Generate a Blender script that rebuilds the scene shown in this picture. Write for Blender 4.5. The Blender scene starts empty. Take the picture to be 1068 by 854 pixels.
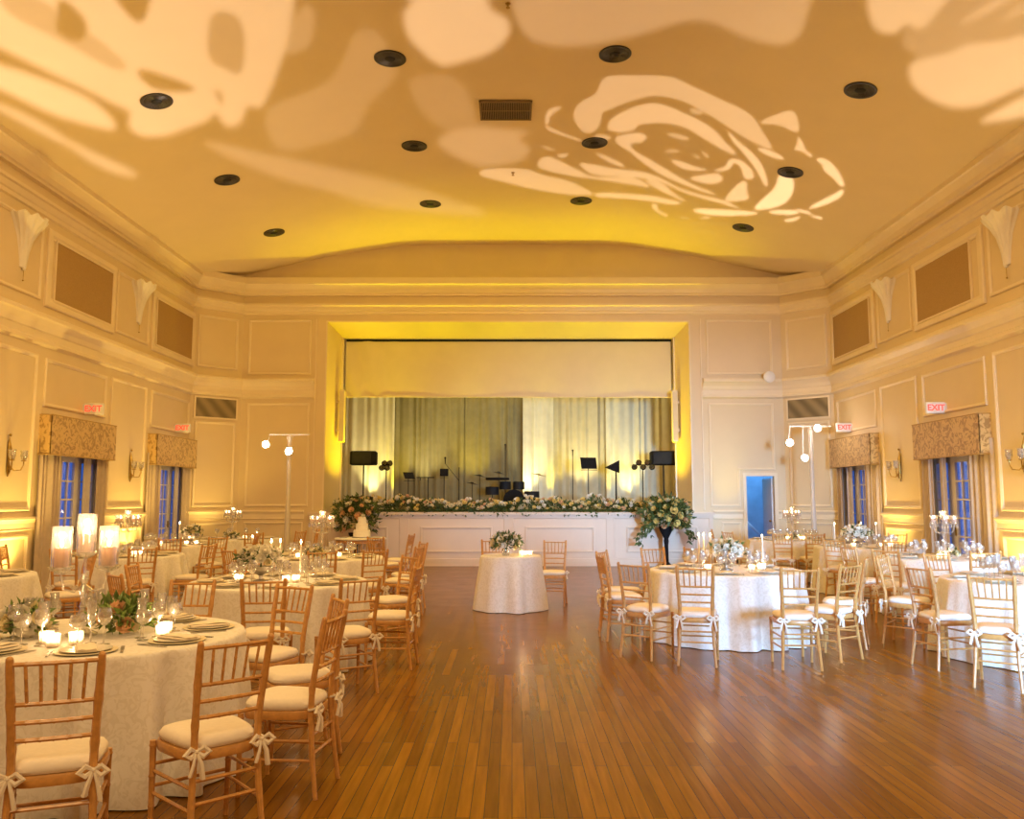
import bpy, math, random
import numpy as np
from mathutils import Vector, Matrix
random.seed(7)
PI = math.pi
C = bpy.context.scene.collection
sc = bpy.context.scene
sc.view_settings.view_transform = 'Standard'
try: sc.view_settings.look = 'None'
except Exception: pass
sc.view_settings.gamma = 1
sc.view_settings.use_curve_mapping = False
sc.view_settings.exposure = 0.0

# ------------------------------------------------------------------ materials
def newmat(name):
    m = bpy.data.materials.new(name); m.use_nodes = True
    nt = m.node_tree; b = nt.nodes.get('Principled BSDF')
    return m, nt, b
def setp(b, **k):
    for n, v in k.items():
        n = n.replace('_', ' ')
        if n in b.inputs: b.inputs[n].default_value = v
def plain(name, col, rough=.6, metal=0., var=.06, scale=8., bump=0., sss=0., spec=.5, coat=0.):
    """solid paint / cloth / metal with a little procedural mottling"""
    m, nt, b = newmat(name)
    setp(b, Roughness=rough, Metallic=metal, Coat_Weight=coat)
    b.inputs['Specular IOR Level'].default_value = spec
    tc = nt.nodes.new('ShaderNodeTexCoord'); nz = nt.nodes.new('ShaderNodeTexNoise')
    nz.inputs['Scale'].default_value = scale; nz.inputs['Detail'].default_value = 3
    nt.links.new(tc.outputs['Object'], nz.inputs['Vector'])
    r = nt.nodes.new('ShaderNodeValToRGB')
    r.color_ramp.elements[0].position = .3; r.color_ramp.elements[1].position = .7
    r.color_ramp.elements[0].color = (*[max(0, c * (1 - var)) for c in col], 1)
    r.color_ramp.elements[1].color = (*[min(1, c * (1 + var)) for c in col], 1)
    nt.links.new(nz.outputs['Fac'], r.inputs['Fac']); nt.links.new(r.outputs['Color'], b.inputs['Base Color'])
    if bump:
        bp = nt.nodes.new('ShaderNodeBump'); bp.inputs['Strength'].default_value = bump; bp.inputs['Distance'].default_value = .01
        nt.links.new(nz.outputs['Fac'], bp.inputs['Height']); nt.links.new(bp.outputs['Normal'], b.inputs['Normal'])
    return m
def emis(name, col, s):
    m, nt, b = newmat(name)
    setp(b, Base_Color=(*col, 1), Emission_Color=(*col, 1), Emission_Strength=s)
    return m
def glassy(name, tint=(1, 1, 1), refl=.10, rough=.03, refract_mix=0.):
    m, nt, b = newmat(name); nt.nodes.remove(b)
    out = nt.nodes['Material Output']
    tr = nt.nodes.new('ShaderNodeBsdfTransparent'); tr.inputs[0].default_value = (*tint, 1)
    gl = nt.nodes.new('ShaderNodeBsdfGlossy'); gl.inputs['Roughness'].default_value = rough
    lw = nt.nodes.new('ShaderNodeLayerWeight'); lw.inputs[0].default_value = .35
    ma = nt.nodes.new('ShaderNodeMath'); ma.operation = 'MULTIPLY_ADD'; ma.inputs[1].default_value = .55; ma.inputs[2].default_value = refl
    mx = nt.nodes.new('ShaderNodeMixShader')
    nt.links.new(lw.outputs['Facing'], ma.inputs[0]); nt.links.new(ma.outputs[0], mx.inputs[0])
    df = nt.nodes.new('ShaderNodeBsdfDiffuse'); df.inputs[0].default_value = (.9, .88, .84, 1); m2 = nt.nodes.new('ShaderNodeMixShader'); m2.inputs[0].default_value = refract_mix  # pale diffuse share stands in for bright surroundings refracted in the glass
    nt.links.new(tr.outputs[0], m2.inputs[1]); nt.links.new(df.outputs[0], m2.inputs[2])
    nt.links.new(m2.outputs[0], mx.inputs[1]); nt.links.new(gl.outputs[0], mx.inputs[2]); nt.links.new(mx.outputs[0], out.inputs[0])
    return m
def frosted(name, col, trans=.6, clear=.35):
    """frosted votive glass / thin fabric: translucent + diffuse + a little see-through"""
    m, nt, b = newmat(name); nt.nodes.remove(b); out = nt.nodes['Material Output']
    d = nt.nodes.new('ShaderNodeBsdfDiffuse'); d.inputs[0].default_value = (*col, 1)
    t = nt.nodes.new('ShaderNodeBsdfTranslucent'); t.inputs[0].default_value = (*col, 1)
    p = nt.nodes.new('ShaderNodeBsdfTransparent')
    a = nt.nodes.new('ShaderNodeMixShader'); a.inputs[0].default_value = trans
    c = nt.nodes.new('ShaderNodeMixShader'); c.inputs[0].default_value = clear
    nt.links.new(d.outputs[0], a.inputs[1]); nt.links.new(t.outputs[0], a.inputs[2])
    nt.links.new(a.outputs[0], c.inputs[1]); nt.links.new(p.outputs[0], c.inputs[2]); nt.links.new(c.outputs[0], out.inputs[0])
    return m

M = {}
M['wall'] = plain('cream_wall_paint', (.74, .60, .37), .55, var=.02, scale=2)
M['trim'] = plain('cream_gloss_trim', (.82, .69, .47), .4, var=.02, scale=3)
M['ceil'] = plain('ceiling_plaster', (.77, .64, .43), .8, var=.015, scale=1.5)
M['stagep'] = plain('stage_panel_paint', (.74, .60, .45), .5, var=.02, scale=3)
M['gold'] = plain('gold_chair_wood', (.56, .285, .085), .35, var=.15, scale=30, coat=.2)
M['cush'] = plain('ivory_seat_cushion', (.80, .72, .62), .9, var=.03, scale=40, bump=.1)
M['ribbon'] = plain('ivory_ribbon', (.80, .72, .60), .8, var=.03, scale=20)
M['black'] = plain('black_plastic', (.012, .012, .013), .8, var=.2, scale=20, spec=.15)
M['blackm'] = plain('black_metal', (.018, .018, .018), .6, metal=0., var=.2, spec=.2)
M['chrome'] = plain('bright_chrome', (.8, .8, .8), .15, metal=1, var=.05)
M['brass'] = plain('aged_brass', (.42, .28, .08), .3, metal=1, var=.2, scale=30)
M['silver'] = plain('tarnished_silver', (.45, .42, .38), .35, metal=.9, var=.15, scale=15)
M['white'] = plain('white_enamel', (.82, .80, .76), .5, var=.02)
M['plate'] = plain('white_china', (.85, .80, .72), .2, var=.02)
M['charger'] = plain('gold_rimmed_charger', (.78, .68, .48), .4, metal=0., var=.05)
M['napkin'] = plain('cream_napkin', (.80, .70, .55), .9, var=.05, scale=30, bump=.1)
M['cake'] = plain('white_icing', (.85, .80, .72), .6, var=.03, scale=30, bump=.1)
M['leaf'] = plain('green_leaf', (.07, .11, .025), .55, var=.5, scale=12)
M['leafl'] = plain('fern_green_leaf', (.16, .24, .05), .55, var=.4, scale=12)
M['rosew'] = plain('white_rose_petal', (.82, .77, .66), .7, var=.06, scale=20)
M['rosep'] = plain('peach_rose_petal', (.78, .48, .26), .7, var=.12, scale=20)
M['rosey'] = plain('yellow_rose_petal', (.80, .62, .20), .7, var=.1, scale=20)
M['rosec'] = plain('cream_rose_petal', (.78, .68, .42), .7, var=.1, scale=20)
M['stem'] = plain('brown_stem', (.10, .08, .03), .7)
M['candle'] = plain('ivory_candle_wax', (.85, .74, .58), .5, var=.02)
M['pink'] = frosted('pink_candle_wax', (1, .78, .64), .6, 0.)
M['glass'] = glassy('clear_crystal_glass', (.98, .97, .95), .16, .05, .16)
M['pane'] = glassy('door_pane_glass', (.92, .96, 1), .02)
M['votive'] = frosted('frosted_votive_glass', (.95, .9, .82), .6, .35)
M['sleeve'] = frosted('white_stretch_sleeve', (.85, .78, .68), .3, .55)
M['flame'] = emis('candle_flame', (1, .72, .38), 60)
M['bulb'] = emis('lit_lamp_lens', (1, .93, .85), 30)
M['uplens'] = emis('amber_lamp_lens', (1, .78, .30), 14)
M['sconceg'] = plain('white_plaster_sconce', (.85, .80, .70), .4, var=.02)
M['dark'] = plain('dark_baffle', (.025, .02, .015), .4, var=.3, scale=25)
M['void'] = plain('duct_shadow_paint', (.02, .015, .01), .9)
M['ventb'] = plain('brown_vent_metal', (.22, .14, .06), .45, var=.1)
M['grillef'] = plain('tan_grille_cloth', (.42, .27, .10), .9, var=.08, scale=60, bump=.2)
M['drapew'] = plain('taupe_door_drape', (.50, .40, .30), .85, var=.06, scale=12)
M['sheer'] = plain('pale_inner_curtain', (.55, .50, .50), .85, var=.05)
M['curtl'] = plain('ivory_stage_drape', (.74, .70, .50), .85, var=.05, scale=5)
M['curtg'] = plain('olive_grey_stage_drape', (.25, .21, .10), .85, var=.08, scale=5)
M['curtm'] = plain('tan_stage_drape', (.55, .48, .30), .85, var=.06, scale=5)
M['valcl'] = plain('ivory_header_cloth', (.70, .59, .42), .85, var=.02, scale=3)
M['doorp'] = plain('white_door_paint', (.70, .68, .68), .4, var=.02)
M['bluew'] = plain('painted_exterior_block', (.62, .66, .72), .8, var=.12, scale=3, bump=.3)
M['outg'] = plain('dark_patio', (.05, .06, .08), .9)
M['yellowlab'] = plain('dark_wood_floor', (.2, .12, .05), .5)
M['mirrorb'] = plain('music_case', (.03, .03, .03), .6)

def floor_mat():
    m, nt, b = newmat('varnished_oak_strip_floor'); L = nt.links
    tc = nt.nodes.new('ShaderNodeTexCoord'); mp = nt.nodes.new('ShaderNodeMapping')
    mp.inputs['Rotation'].default_value = (0, 0, PI / 2)
    br = nt.nodes.new('ShaderNodeTexBrick')
    br.inputs['Scale'].default_value = 1; br.inputs['Brick Width'].default_value = 1.3; br.inputs['Row Height'].default_value = .07
    br.inputs['Mortar Size'].default_value = .0022; br.inputs['Mortar Smooth'].default_value = .1; br.offset = .37
    br.inputs['Color1'].default_value = (.165, .070, .004, 1); br.inputs['Color2'].default_value = (.285, .128, .008, 1)
    br.inputs['Mortar'].default_value = (.075, .032, .005, 1); br.inputs['Bias'].default_value = 0
    L.new(tc.outputs['Object'], mp.inputs[0]); L.new(mp.outputs[0], br.inputs[0])
    nz = nt.nodes.new('ShaderNodeTexNoise'); mp2 = nt.nodes.new('ShaderNodeMapping'); mp2.inputs['Scale'].default_value = (14, .9, 1)
    L.new(tc.outputs['Object'], mp2.inputs[0]); L.new(mp2.outputs[0], nz.inputs[0]); nz.inputs['Scale'].default_value = 2; nz.inputs['Detail'].default_value = 5
    mx = nt.nodes.new('ShaderNodeMix'); mx.data_type = 'RGBA'; mx.blend_type = 'MULTIPLY'; mx.inputs[0].default_value = .55
    r = nt.nodes.new('ShaderNodeValToRGB'); r.color_ramp.elements[0].color = (.55, .5, .45, 1); r.color_ramp.elements[1].color = (1.2, 1.15, 1.1, 1)
    r.color_ramp.elements[0].position = .3; r.color_ramp.elements[1].position = .75
    L.new(nz.outputs['Fac'], r.inputs[0]); L.new(br.outputs['Color'], mx.inputs[6]); L.new(r.outputs[0], mx.inputs[7])
    L.new(mx.outputs[2], b.inputs['Base Color'])
    n2 = nt.nodes.new('ShaderNodeTexNoise'); n2.inputs['Scale'].default_value = 3; L.new(tc.outputs['Object'], n2.inputs[0])
    mr = nt.nodes.new('ShaderNodeMapRange'); mr.inputs[3].default_value = .17; mr.inputs[4].default_value = .27
    L.new(n2.outputs['Fac'], mr.inputs[0]); L.new(mr.outputs[0], b.inputs['Roughness'])
    bp = nt.nodes.new('ShaderNodeBump'); bp.inputs['Strength'].default_value = .25; bp.inputs['Distance'].default_value = .002
    L.new(br.outputs['Fac'], bp.inputs['Height']); bp.invert = True
    b.inputs['Specular IOR Level'].default_value = .3; b.inputs['IOR'].default_value = 1.3; b.inputs['Specular Tint'].default_value = (1, .72, .38, 1)
    return m
M['floor'] = floor_mat()
def cloth_mat(name, c1, c2):
    m, nt, b = newmat(name); L = nt.links
    tc = nt.nodes.new('ShaderNodeTexCoord'); vo = nt.nodes.new('ShaderNodeTexVoronoi'); vo.inputs['Scale'].default_value = 22; vo.feature = 'SMOOTH_F1'
    nz = nt.nodes.new('ShaderNodeTexNoise'); nz.inputs['Scale'].default_value = 16; nz.inputs['Distortion'].default_value = 2.5
    L.new(tc.outputs['Object'], nz.inputs[0]); L.new(tc.outputs['Object'], vo.inputs[0])
    r = nt.nodes.new('ShaderNodeValToRGB'); r.color_ramp.elements[0].position = .42; r.color_ramp.elements[1].position = .52
    r.color_ramp.elements[0].color = (*c2, 1); r.color_ramp.elements[1].color = (*c1, 1)
    L.new(nz.outputs['Fac'], r.inputs[0]); L.new(r.outputs[0], b.inputs['Base Color'])
    bp = nt.nodes.new('ShaderNodeBump'); bp.inputs['Strength'].default_value = .3; bp.inputs['Distance'].default_value = .004
    L.new(nz.outputs['Fac'], bp.inputs['Height']); L.new(bp.outputs[0], b.inputs['Normal'])
    setp(b, Roughness=.75); b.inputs['Sheen Weight'].default_value = .3
    return m
M['cloth'] = cloth_mat('ivory_damask_tablecloth', (.80, .76, .70), (.72, .675, .60))
M['valance'] = cloth_mat('gold_leaf_brocade', (.60, .40, .15), (.34, .20, .06))
M['valance'].node_tree.nodes['Noise Texture'].inputs['Scale'].default_value = 7
def grille_mat():
    m, nt, b = newmat('striped_bronze_grille'); L = nt.links
    tc = nt.nodes.new('ShaderNodeTexCoord'); w = nt.nodes.new('ShaderNodeTexWave'); w.bands_direction = 'DIAGONAL'
    w.inputs['Scale'].default_value = 1.6; w.inputs['Distortion'].default_value = 1.5
    r = nt.nodes.new('ShaderNodeValToRGB'); r.color_ramp.elements[0].color = (.16, .12, .06, 1); r.color_ramp.elements[1].color = (.30, .23, .12, 1)
    L.new(tc.outputs['Object'], w.inputs[0]); L.new(w.outputs['Fac'], r.inputs[0]); L.new(r.outputs[0], b.inputs['Base Color'])
    return m
M['sgrille'] = grille_mat()

# ------------------------------------------------------------------ mesh builder
class MB:
    def __init__(s): s.v = []; s.f = []
    def add(s, vs, fs, mat=None):
        o = len(s.v)
        s.v += [tuple(mat @ Vector(p)) if mat else tuple(p) for p in vs]
        s.f += [tuple(i + o for i in f) for f in fs]
        return s
    def box(s, c, d, bev=0., mat=None):
        x, y, z = c; a, b, h = d[0] / 2, d[1] / 2, d[2] / 2
        if not bev:
            vs = [(x + i * a, y + j * b, z + k * h) for i in (-1, 1) for j in (-1, 1) for k in (-1, 1)]
            return s.add(vs, [(0, 1, 3, 2), (4, 6, 7, 5), (0, 4, 5, 1), (2, 3, 7, 6), (0, 2, 6, 4), (1, 5, 7, 3)], mat)
        vs = []
        def ring(zz, ia, ib):
            pts = []
            for sx, sy in ((1, 1), (-1, 1), (-1, -1), (1, -1)):
                p1 = (x + sx * ia, y + sy * (ib - bev)); p2 = (x + sx * (ia - bev), y + sy * ib)
                pts += [p1, p2] if sx * sy > 0 else [p2, p1]
            return [(p[0], p[1], zz) for p in pts]
        rs = [ring(z - h, a - bev, b - bev), ring(z - h + bev, a, b), ring(z + h - bev, a, b), ring(z + h, a - bev, b - bev)]
        for r in rs: vs += r
        fs = [tuple(range(7, -1, -1)), tuple(range(24, 32))]
        for k in range(3):
            for i in range(8): fs.append((k * 8 + i, k * 8 + (i + 1) % 8, k * 8 + 8 + (i + 1) % 8, k * 8 + 8 + i))
        return s.add(vs, fs, mat)
    def tube(s, pts, r, n=8, caps=True, mat=None, flat=None):
        pts = [Vector(p) for p in pts]; m = len(pts)
        rr = r if isinstance(r, (list, tuple)) else [r] * m
        t0 = (pts[1] - pts[0]).normalized()
        up = Vector((0, 0, 1)) if abs(t0.z) < .9 else Vector((0, 1, 0))
        u = t0.cross(up).normalized(); vs = []
        for i, p in enumerate(pts):
            t = (pts[min(i + 1, m - 1)] - pts[max(i - 1, 0)]).normalized()
            u = (u - t * u.dot(t)).normalized(); w = t.cross(u)
            for k in range(n):
                a = 2 * PI * k / n
                vs.append(p + (u * math.cos(a) + w * math.sin(a) * (flat or 1)) * rr[i])
        fs = [(i * n + k, i * n + (k + 1) % n, (i + 1) * n + (k + 1) % n, (i + 1) * n + k) for i in range(m - 1) for k in range(n)]
        if caps: fs += [tuple(range(n - 1, -1, -1)), tuple(range((m - 1) * n, m * n))]
        return s.add(vs, fs, mat)
    def lathe(s, prof, n=20, c=(0, 0, 0), mat=None, closed=False):
        vs = [(c[0] + r * math.cos(2 * PI * k / n), c[1] + r * math.sin(2 * PI * k / n), c[2] + z) for r, z in prof for k in range(n)]
        m = len(prof)
        fs = [(i * n + k, i * n + (k + 1) % n, (i + 1) * n + (k + 1) % n, (i + 1) * n + k) for i in range(m - 1) for k in range(n)]
        if closed: fs += [tuple(range(n - 1, -1, -1)), tuple(range((m - 1) * n, m * n))]
        return s.add(vs, fs, mat)
    def ball(s, c, r, n=8, m=6, sc_=(1, 1, 1)):
        prof = [(max(1e-4, math.sin(PI * i / m)) * r, -math.cos(PI * i / m) * r) for i in range(m + 1)]
        return s.lathe(prof, n, mat=Matrix.Translation(c) @ Matrix.Diagonal((*sc_, 1)))
    def build(s, name, mat, parent=None, smooth=True, loc=None):
        me = bpy.data.meshes.new(name); me.from_pydata(s.v, [], s.f); me.update()
        me.materials.append(mat)
        if smooth:
            me.polygons.foreach_set('use_smooth', [True] * len(me.polygons))
            try: me.set_sharp_from_angle(angle=math.radians(38))
            except Exception: pass
        o = bpy.data.objects.new(name, me); C.objects.link(o)
        if parent: o.parent = parent
        if loc: o.location = loc
        return o
def tag(o, label=None, cat=None, group=None, kind=None):
    if label: o['label'] = label
    if cat: o['category'] = cat
    if group: o['group'] = group
    if kind: o['kind'] = kind
    return o
def thing(name, label, cat, loc=(0, 0, 0), rz=0, group=None):
    o = bpy.data.objects.new(name, None); C.objects.link(o); o.location = loc; o.rotation_euler = (0, 0, rz)
    o.empty_display_size = .1
    return tag(o, label, cat, group)
def struct(o): o['kind'] = 'structure'; return o
KIDS = {}
def copy_tree(o, parent=None):
    c = o.copy(); C.objects.link(c)
    if parent is not None: c.parent = parent
    for ch in list(o.children): copy_tree(ch, c)
    return c
class Proto:
    """first use moves the prototype itself, later uses copy it with its parts"""
    def __init__(s, root): s.root = root; s.used = False
    def place(s, loc, rz=0, label=None, group=None, scale=None):
        o = s.root if not s.used else copy_tree(s.root)
        s.used = True; o.location = loc; o.rotation_euler = (0, 0, rz)
        if label: o['label'] = label
        if group: o['group'] = group
        if scale: o.scale = (scale,) * 3
        return o
def light(kind, name, loc, power, col, size=.1, target=None, angle=None, blend=.5, size_y=None):
    d = bpy.data.lights.new(name, kind); d.energy = power; d.color = col
    o = bpy.data.objects.new(name, d); C.objects.link(o); o.location = loc
    if kind == 'AREA':
        d.size = size
        if size_y: d.shape = 'RECTANGLE'; d.size_y = size_y
    else: d.shadow_soft_size = size
    if kind == 'SPOT': d.spot_size = angle or 1.5; d.spot_blend = blend
    if target is not None:
        o.rotation_euler = (Vector(target) - Vector(loc)).to_track_quat('-Z', 'Y').to_euler()
    return o

# ------------------------------------------------------------------ room dimensions
XW, YC, XB, YB, YR = 7.4, 19.35, 6.5, 20.2, -6.0      # side wall, its far end, back corner, back wall, rear wall
HC = 6.75                                             # crown height
CEX, CEZ = [0, 2.2, 2.75, 3.3, 4.5, 5.3, 6.5, 7.4, 7.6], [7.75, 7.745, 7.71, 7.63, 7.44, 7.27, 6.99, 6.75, 6.70]
def ceil_z(x): return float(np.interp(abs(x), CEX, CEZ))
PX0, PX1, PTOP = -4.46, 4.27, 5.82                    # proscenium opening
IX0, IX1, ITOP, IY = -4.28, 4.10, 5.62, 21.2
STZ, STY = 1.25, 20.1

# floor, stage floor, ceiling
b = MB(); b.box((0, 7.1, -.05), (15.6, 26.6, .1)); struct(b.build('floor', M['floor'], smooth=False))
b = MB(); nx, ny = 76, 14
for j in range(ny + 1):
    for i in range(nx + 1):
        x = -XW - .1 + (2 * XW + .2) * i / nx; b.v.append((x, YR + (YB + .1 - YR) * j / ny, ceil_z(x)))
for j in range(ny + 1):
    for i in range(nx + 1):
        x = -XW - .1 + (2 * XW + .2) * i / nx; b.v.append((x, YR + (YB + .1 - YR) * j / ny, ceil_z(x) + .15))
n1 = (nx + 1) * (ny + 1)
for j in range(ny):
    for i in range(nx):
        a = j * (nx + 1) + i; b.f.append((a, a + nx + 1, a + nx + 2, a + 1)); b.f.append((n1 + a, n1 + a + 1, n1 + a + nx + 2, n1 + a + nx + 1))
struct(b.build('ceiling', M['ceil']))

# --- walls with openings -------------------------------------------------
def wall(name, p0, p1, z0, z1, holes=(), th=.14, mat=None, revz=None):
    """vertical slab from p0 to p1 (xy); inner face on the line, thickness to the left of p0->p1; holes (u0,u1,z0,z1)"""
    p0 = Vector((*p0, 0)); p1 = Vector((*p1, 0)); L = (p1 - p0).length; u = (p1 - p0) / L; nrm = Vector((-u.y, u.x, 0))
    us = sorted({0, L, *[h[0] for h in holes], *[h[1] for h in holes]}); zs = sorted({z0, z1, *[h[2] for h in holes], *[h[3] for h in holes]})
    P = lambda a, z, d: p0 + u * a + nrm * d + Vector((0, 0, z))
    b = MB()
    for i in range(len(us) - 1):
        for j in range(len(zs) - 1):
            cu, cz = (us[i] + us[i + 1]) / 2, (zs[j] + zs[j + 1]) / 2
            if any(h[0] < cu < h[1] and h[2] < cz < h[3] for h in holes): continue
            for d, fl in ((0, 0), (th, 1)):
                q = [P(us[i], zs[j], d), P(us[i + 1], zs[j], d), P(us[i + 1], zs[j + 1], d), P(us[i], zs[j + 1], d)]
                b.add(q if fl else q[::-1], [(0, 1, 2, 3)])
    for h in holes:
        cs = [(h[0], h[2]), (h[1], h[2]), (h[1], h[3]), (h[0], h[3])]
        for k in range(4):
            (a0, c0), (a1, c1) = cs[k], cs[(k + 1) % 4]
            b.add([P(a0, c0, 0), P(a1, c1, 0), P(a1, c1, th), P(a0, c0, th)], [(0, 1, 2, 3)])
    return struct(b.build(name, mat or M['wall'], smooth=False))
WINC = [2.4, 6.35, 10.32, 14.3, 18.27]
WINC_R = [2.2, 6.18, 10.15, 14.12, 18.13]     # window bay centres along the side walls
HW = 0.96                                   # half opening
holesL = [(c - HW - YR, c + HW - YR, .02, 2.5) for c in WINC]
# left wall runs +Y with thickness on its left (-X)
wall('wall_left', (-XW, YR), (-XW, YC), 0, HC + .1, holesL)
# right wall runs -Y so its left is +X
holesR = [(YC - c - HW, YC - c + HW, .02, 2.5) for c in WINC_R]
wall('wall_right', (XW, YC), (XW, YR), 0, HC + .1, holesR)
wall('wall_corner_left', (-XW, YC), (-XB, YB), 0, 7.4)
wall('wall_corner_right', (XB, YB), (XW, YC), 0, 7.4)
DX0, DX1, DZ = 5.56, 6.22, 2.10
def backholes(x): return x + XB
wall('wall_back', (-XB, YB), (XB, YB), 0, 8.0, [(backholes(PX0), backholes(PX1), STZ, PTOP), (backholes(DX0), backholes(DX1), .01, DZ)], th=.1)
wall('wall_rear', (XW, YR), (-XW, YR), 0, 8.0)

# proscenium splayed reveal
b = MB()
o = [(PX0, YB, STZ), (PX0, YB, PTOP), (PX1, YB, PTOP), (PX1, YB, STZ)]; i_ = [(IX0, IY, STZ), (IX0, IY, ITOP), (IX1, IY, ITOP), (IX1, IY, STZ)]
for k in range(3): b.add([o[k], o[k + 1], i_[k + 1], i_[k]], [(3, 2, 1, 0)])
o2 = [(PX0 - .25, YB + .1, STZ), (PX0 - .25, YB + .1, PTOP + .3), (PX1 + .25, YB + .1, PTOP + .3), (PX1 + .25, YB + .1, STZ)]
# inner return
for (x0, x1, z0, z1) in ((IX0 - .9, IX0, STZ, ITOP + 1.2), (IX1, IX1 + 1.1, STZ, ITOP + 1.2), (IX0, IX1, ITOP, ITOP + 1.2)):
    b.box(((x0 + x1) / 2, IY + .05, (z0 + z1) / 2), (x1 - x0, .1, z1 - z0))
struct(b.build('wall_proscenium', M['wall'], smooth=False))
# stage house
b = MB(); b.box((0, 25.4, 4.0), (10.6, .1, 6)); b.box((-5.2, 23.2, 4), (.1, 4.4, 6)); b.box((5.2, 23.2, 4), (.1, 4.4, 6)); b.box((0, 23.0, 7.0), (10.6, 4.8, .1))
struct(b.build('wall_stage_house', M['wall'], smooth=False))
b = MB(); b.box((0, 22.86, STZ - .05), (10.5, 5.1, .1)); b.box(((PX0 + PX1) / 2, 20.21, STZ - .05), (PX1 - PX0, .2, .1)); struct(b.build('floor_stage', M['yellowlab'], smooth=False))

# --- mouldings ---------------------------------------------------------------
def ring_mould(b, P, poly, prof):
    """mitred moulding round a rectilinear polygon; P(u,z,d)->xyz; prof [(inset, height)]; poly counter-clockwise"""
    n = len(poly); k = len(prof); base = len(b.v)
    for (ins, h) in prof:
        for i in range(n):
            p, q, r = Vector(poly[i - 1]), Vector(poly[i]), Vector(poly[(i + 1) % n])
            d1 = (q - p).normalized(); d2 = (r - q).normalized()
            n1 = Vector((-d1.y, d1.x)); n2 = Vector((-d2.y, d2.x)); s = n1 + n2
            s = s / max(.3, s.dot(n1))
            w = q + s * ins; b.v.append(tuple(P(w.x, w.y, h)))
    for j in range(k - 1):
        for i in range(n):
            a, c = base + j * n + i, base + j * n + (i + 1) % n
            b.f.append((a, c, c + n, a + n))
PROF = [(0, 0), (0, .018), (.012, .03), (.03, .03), (.045, .018), (.06, .012), (.06, 0)]
def rect(u0, u1, z0, z1): return [(u0, z0), (u1, z0), (u1, z1), (u0, z1)]
PL = lambda u, z, d: Vector((-XW + d, u, z))
PR = lambda u, z, d: Vector((XW - d, u, z))
PB = lambda u, z, d: Vector((u, YB - d, z))
_e = (Vector((-XB, YB, 0)) - Vector((-XW, YC, 0))); CL = _e.length; _eu = _e / CL
PCL = lambda u, z, d: Vector((-XW, YC, z)) + _eu * u + Vector((_eu.y, -_eu.x, 0)) * d
_fu = Vector((-_eu.x, _eu.y, 0))
PCR = lambda u, z, d: Vector((XW, YC, z)) + _fu * u + Vector((-_fu.y, _fu.x, 0)) * d
trim_n = [0]
def trim(b, mat=None, smooth=False):
    trim_n[0] += 1
    return struct(b.build('trim_%d' % trim_n[0], mat or M['trim'], smooth=smooth))
for P in (PL, PR):
    b = MB()
    for c in (WINC if P is PL else WINC_R):
        ring_mould(b, P, rect(c - 1.02, c + 1.02, 3.02, 3.79), PROF)                 # over the doors
        g0, g1 = c - 2.0 - .76, c - 2.0 + .76
        ring_mould(b, P, rect(g0, g1, 1.38, 3.81), PROF)                             # tall panel between doors
        ring_mould(b, P, rect(g0, g1, .22, 1.02), PROF)
        ring_mould(b, P, rect(c - 2.0 - .72, c - 2.0 + .72, 4.66, 5.84), PROF)       # panel behind the bowl sconce
        ring_mould(b, P, rect(c - 1.16, c + 1.16, 4.60, 5.86), [(0, 0), (0, .03), (.02, .045), (.09, .045), (.13, .02), (.16, .02), (.16, 0)])
    trim(b)
for P in (PCL, PCR):
    b = MB()
    ring_mould(b, P, rect(.12, CL - .12, 4.62, 5.86), PROF); ring_mould(b, P, rect(.12, CL - .12, 1.38, 3.36), PROF)
    ring_mould(b, P, rect(.12, CL - .12, .22, 1.02), PROF); trim(b)
b = MB()
ring_mould(b, PB, rect(-6.36, -4.84, 4.53, 5.88), PROF); ring_mould(b, PB, rect(4.68, 6.28, 4.53, 5.88), PROF)
ring_mould(b, PB, rect(-6.34, -4.84, 1.38, 3.85), PROF)
ring_mould(b, PB, [(4.7, 1.38), (5.42, 1.38), (5.42, 2.24), (6.26, 2.24), (6.26, 3.84), (4.7, 3.84)], PROF)
ring_mould(b, PB, rect(4.95, 5.42, .22, 1.02), PROF); ring_mould(b, PB, rect(-6.34, -4.95, .22, 1.02), PROF)
trim(b)
# flat frame round the proscenium + door architrave
b = MB()
fr = [(PX0 - .28, STZ), (PX0 - .28, PTOP + .02), (PX1 + .30, PTOP + .02), (PX1 + .30, STZ)]
for x in (PX0 - .28, PX1 + .27): b.box((x + .015, YB - .015, 3.6), (.03, .03, 4.6))
for x in (PX0 - .02, PX1 + .02): b.box((x, YB - .01, 3.55), (.03, .02, 4.56))
b.box(((PX0 + PX1) / 2, YB - .01, PTOP + .02), (PX1 - PX0 + .06, .02, .03))
trim(b)
b = MB()
for x in (DX0 - .04, DX1 + .04): b.box((x, YB - .015, DZ / 2), (.08, .03, DZ))
b.box(((DX0 + DX1) / 2, YB - .015, DZ + .04), (DX1 - DX0 + .16, .03, .08))
struct(b.build('door_frame', M['trim'], smooth=False))
b = MB()
b.box(((IX0 + IX1) / 2, IY - .02, ITOP + .02), (IX1 - IX0 + .1, .05, .04))
for x in (IX0, IX1): b.box((x, IY - .02, (STZ + ITOP) / 2), (.05, .05, ITOP - STZ))
trim(b)

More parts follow.
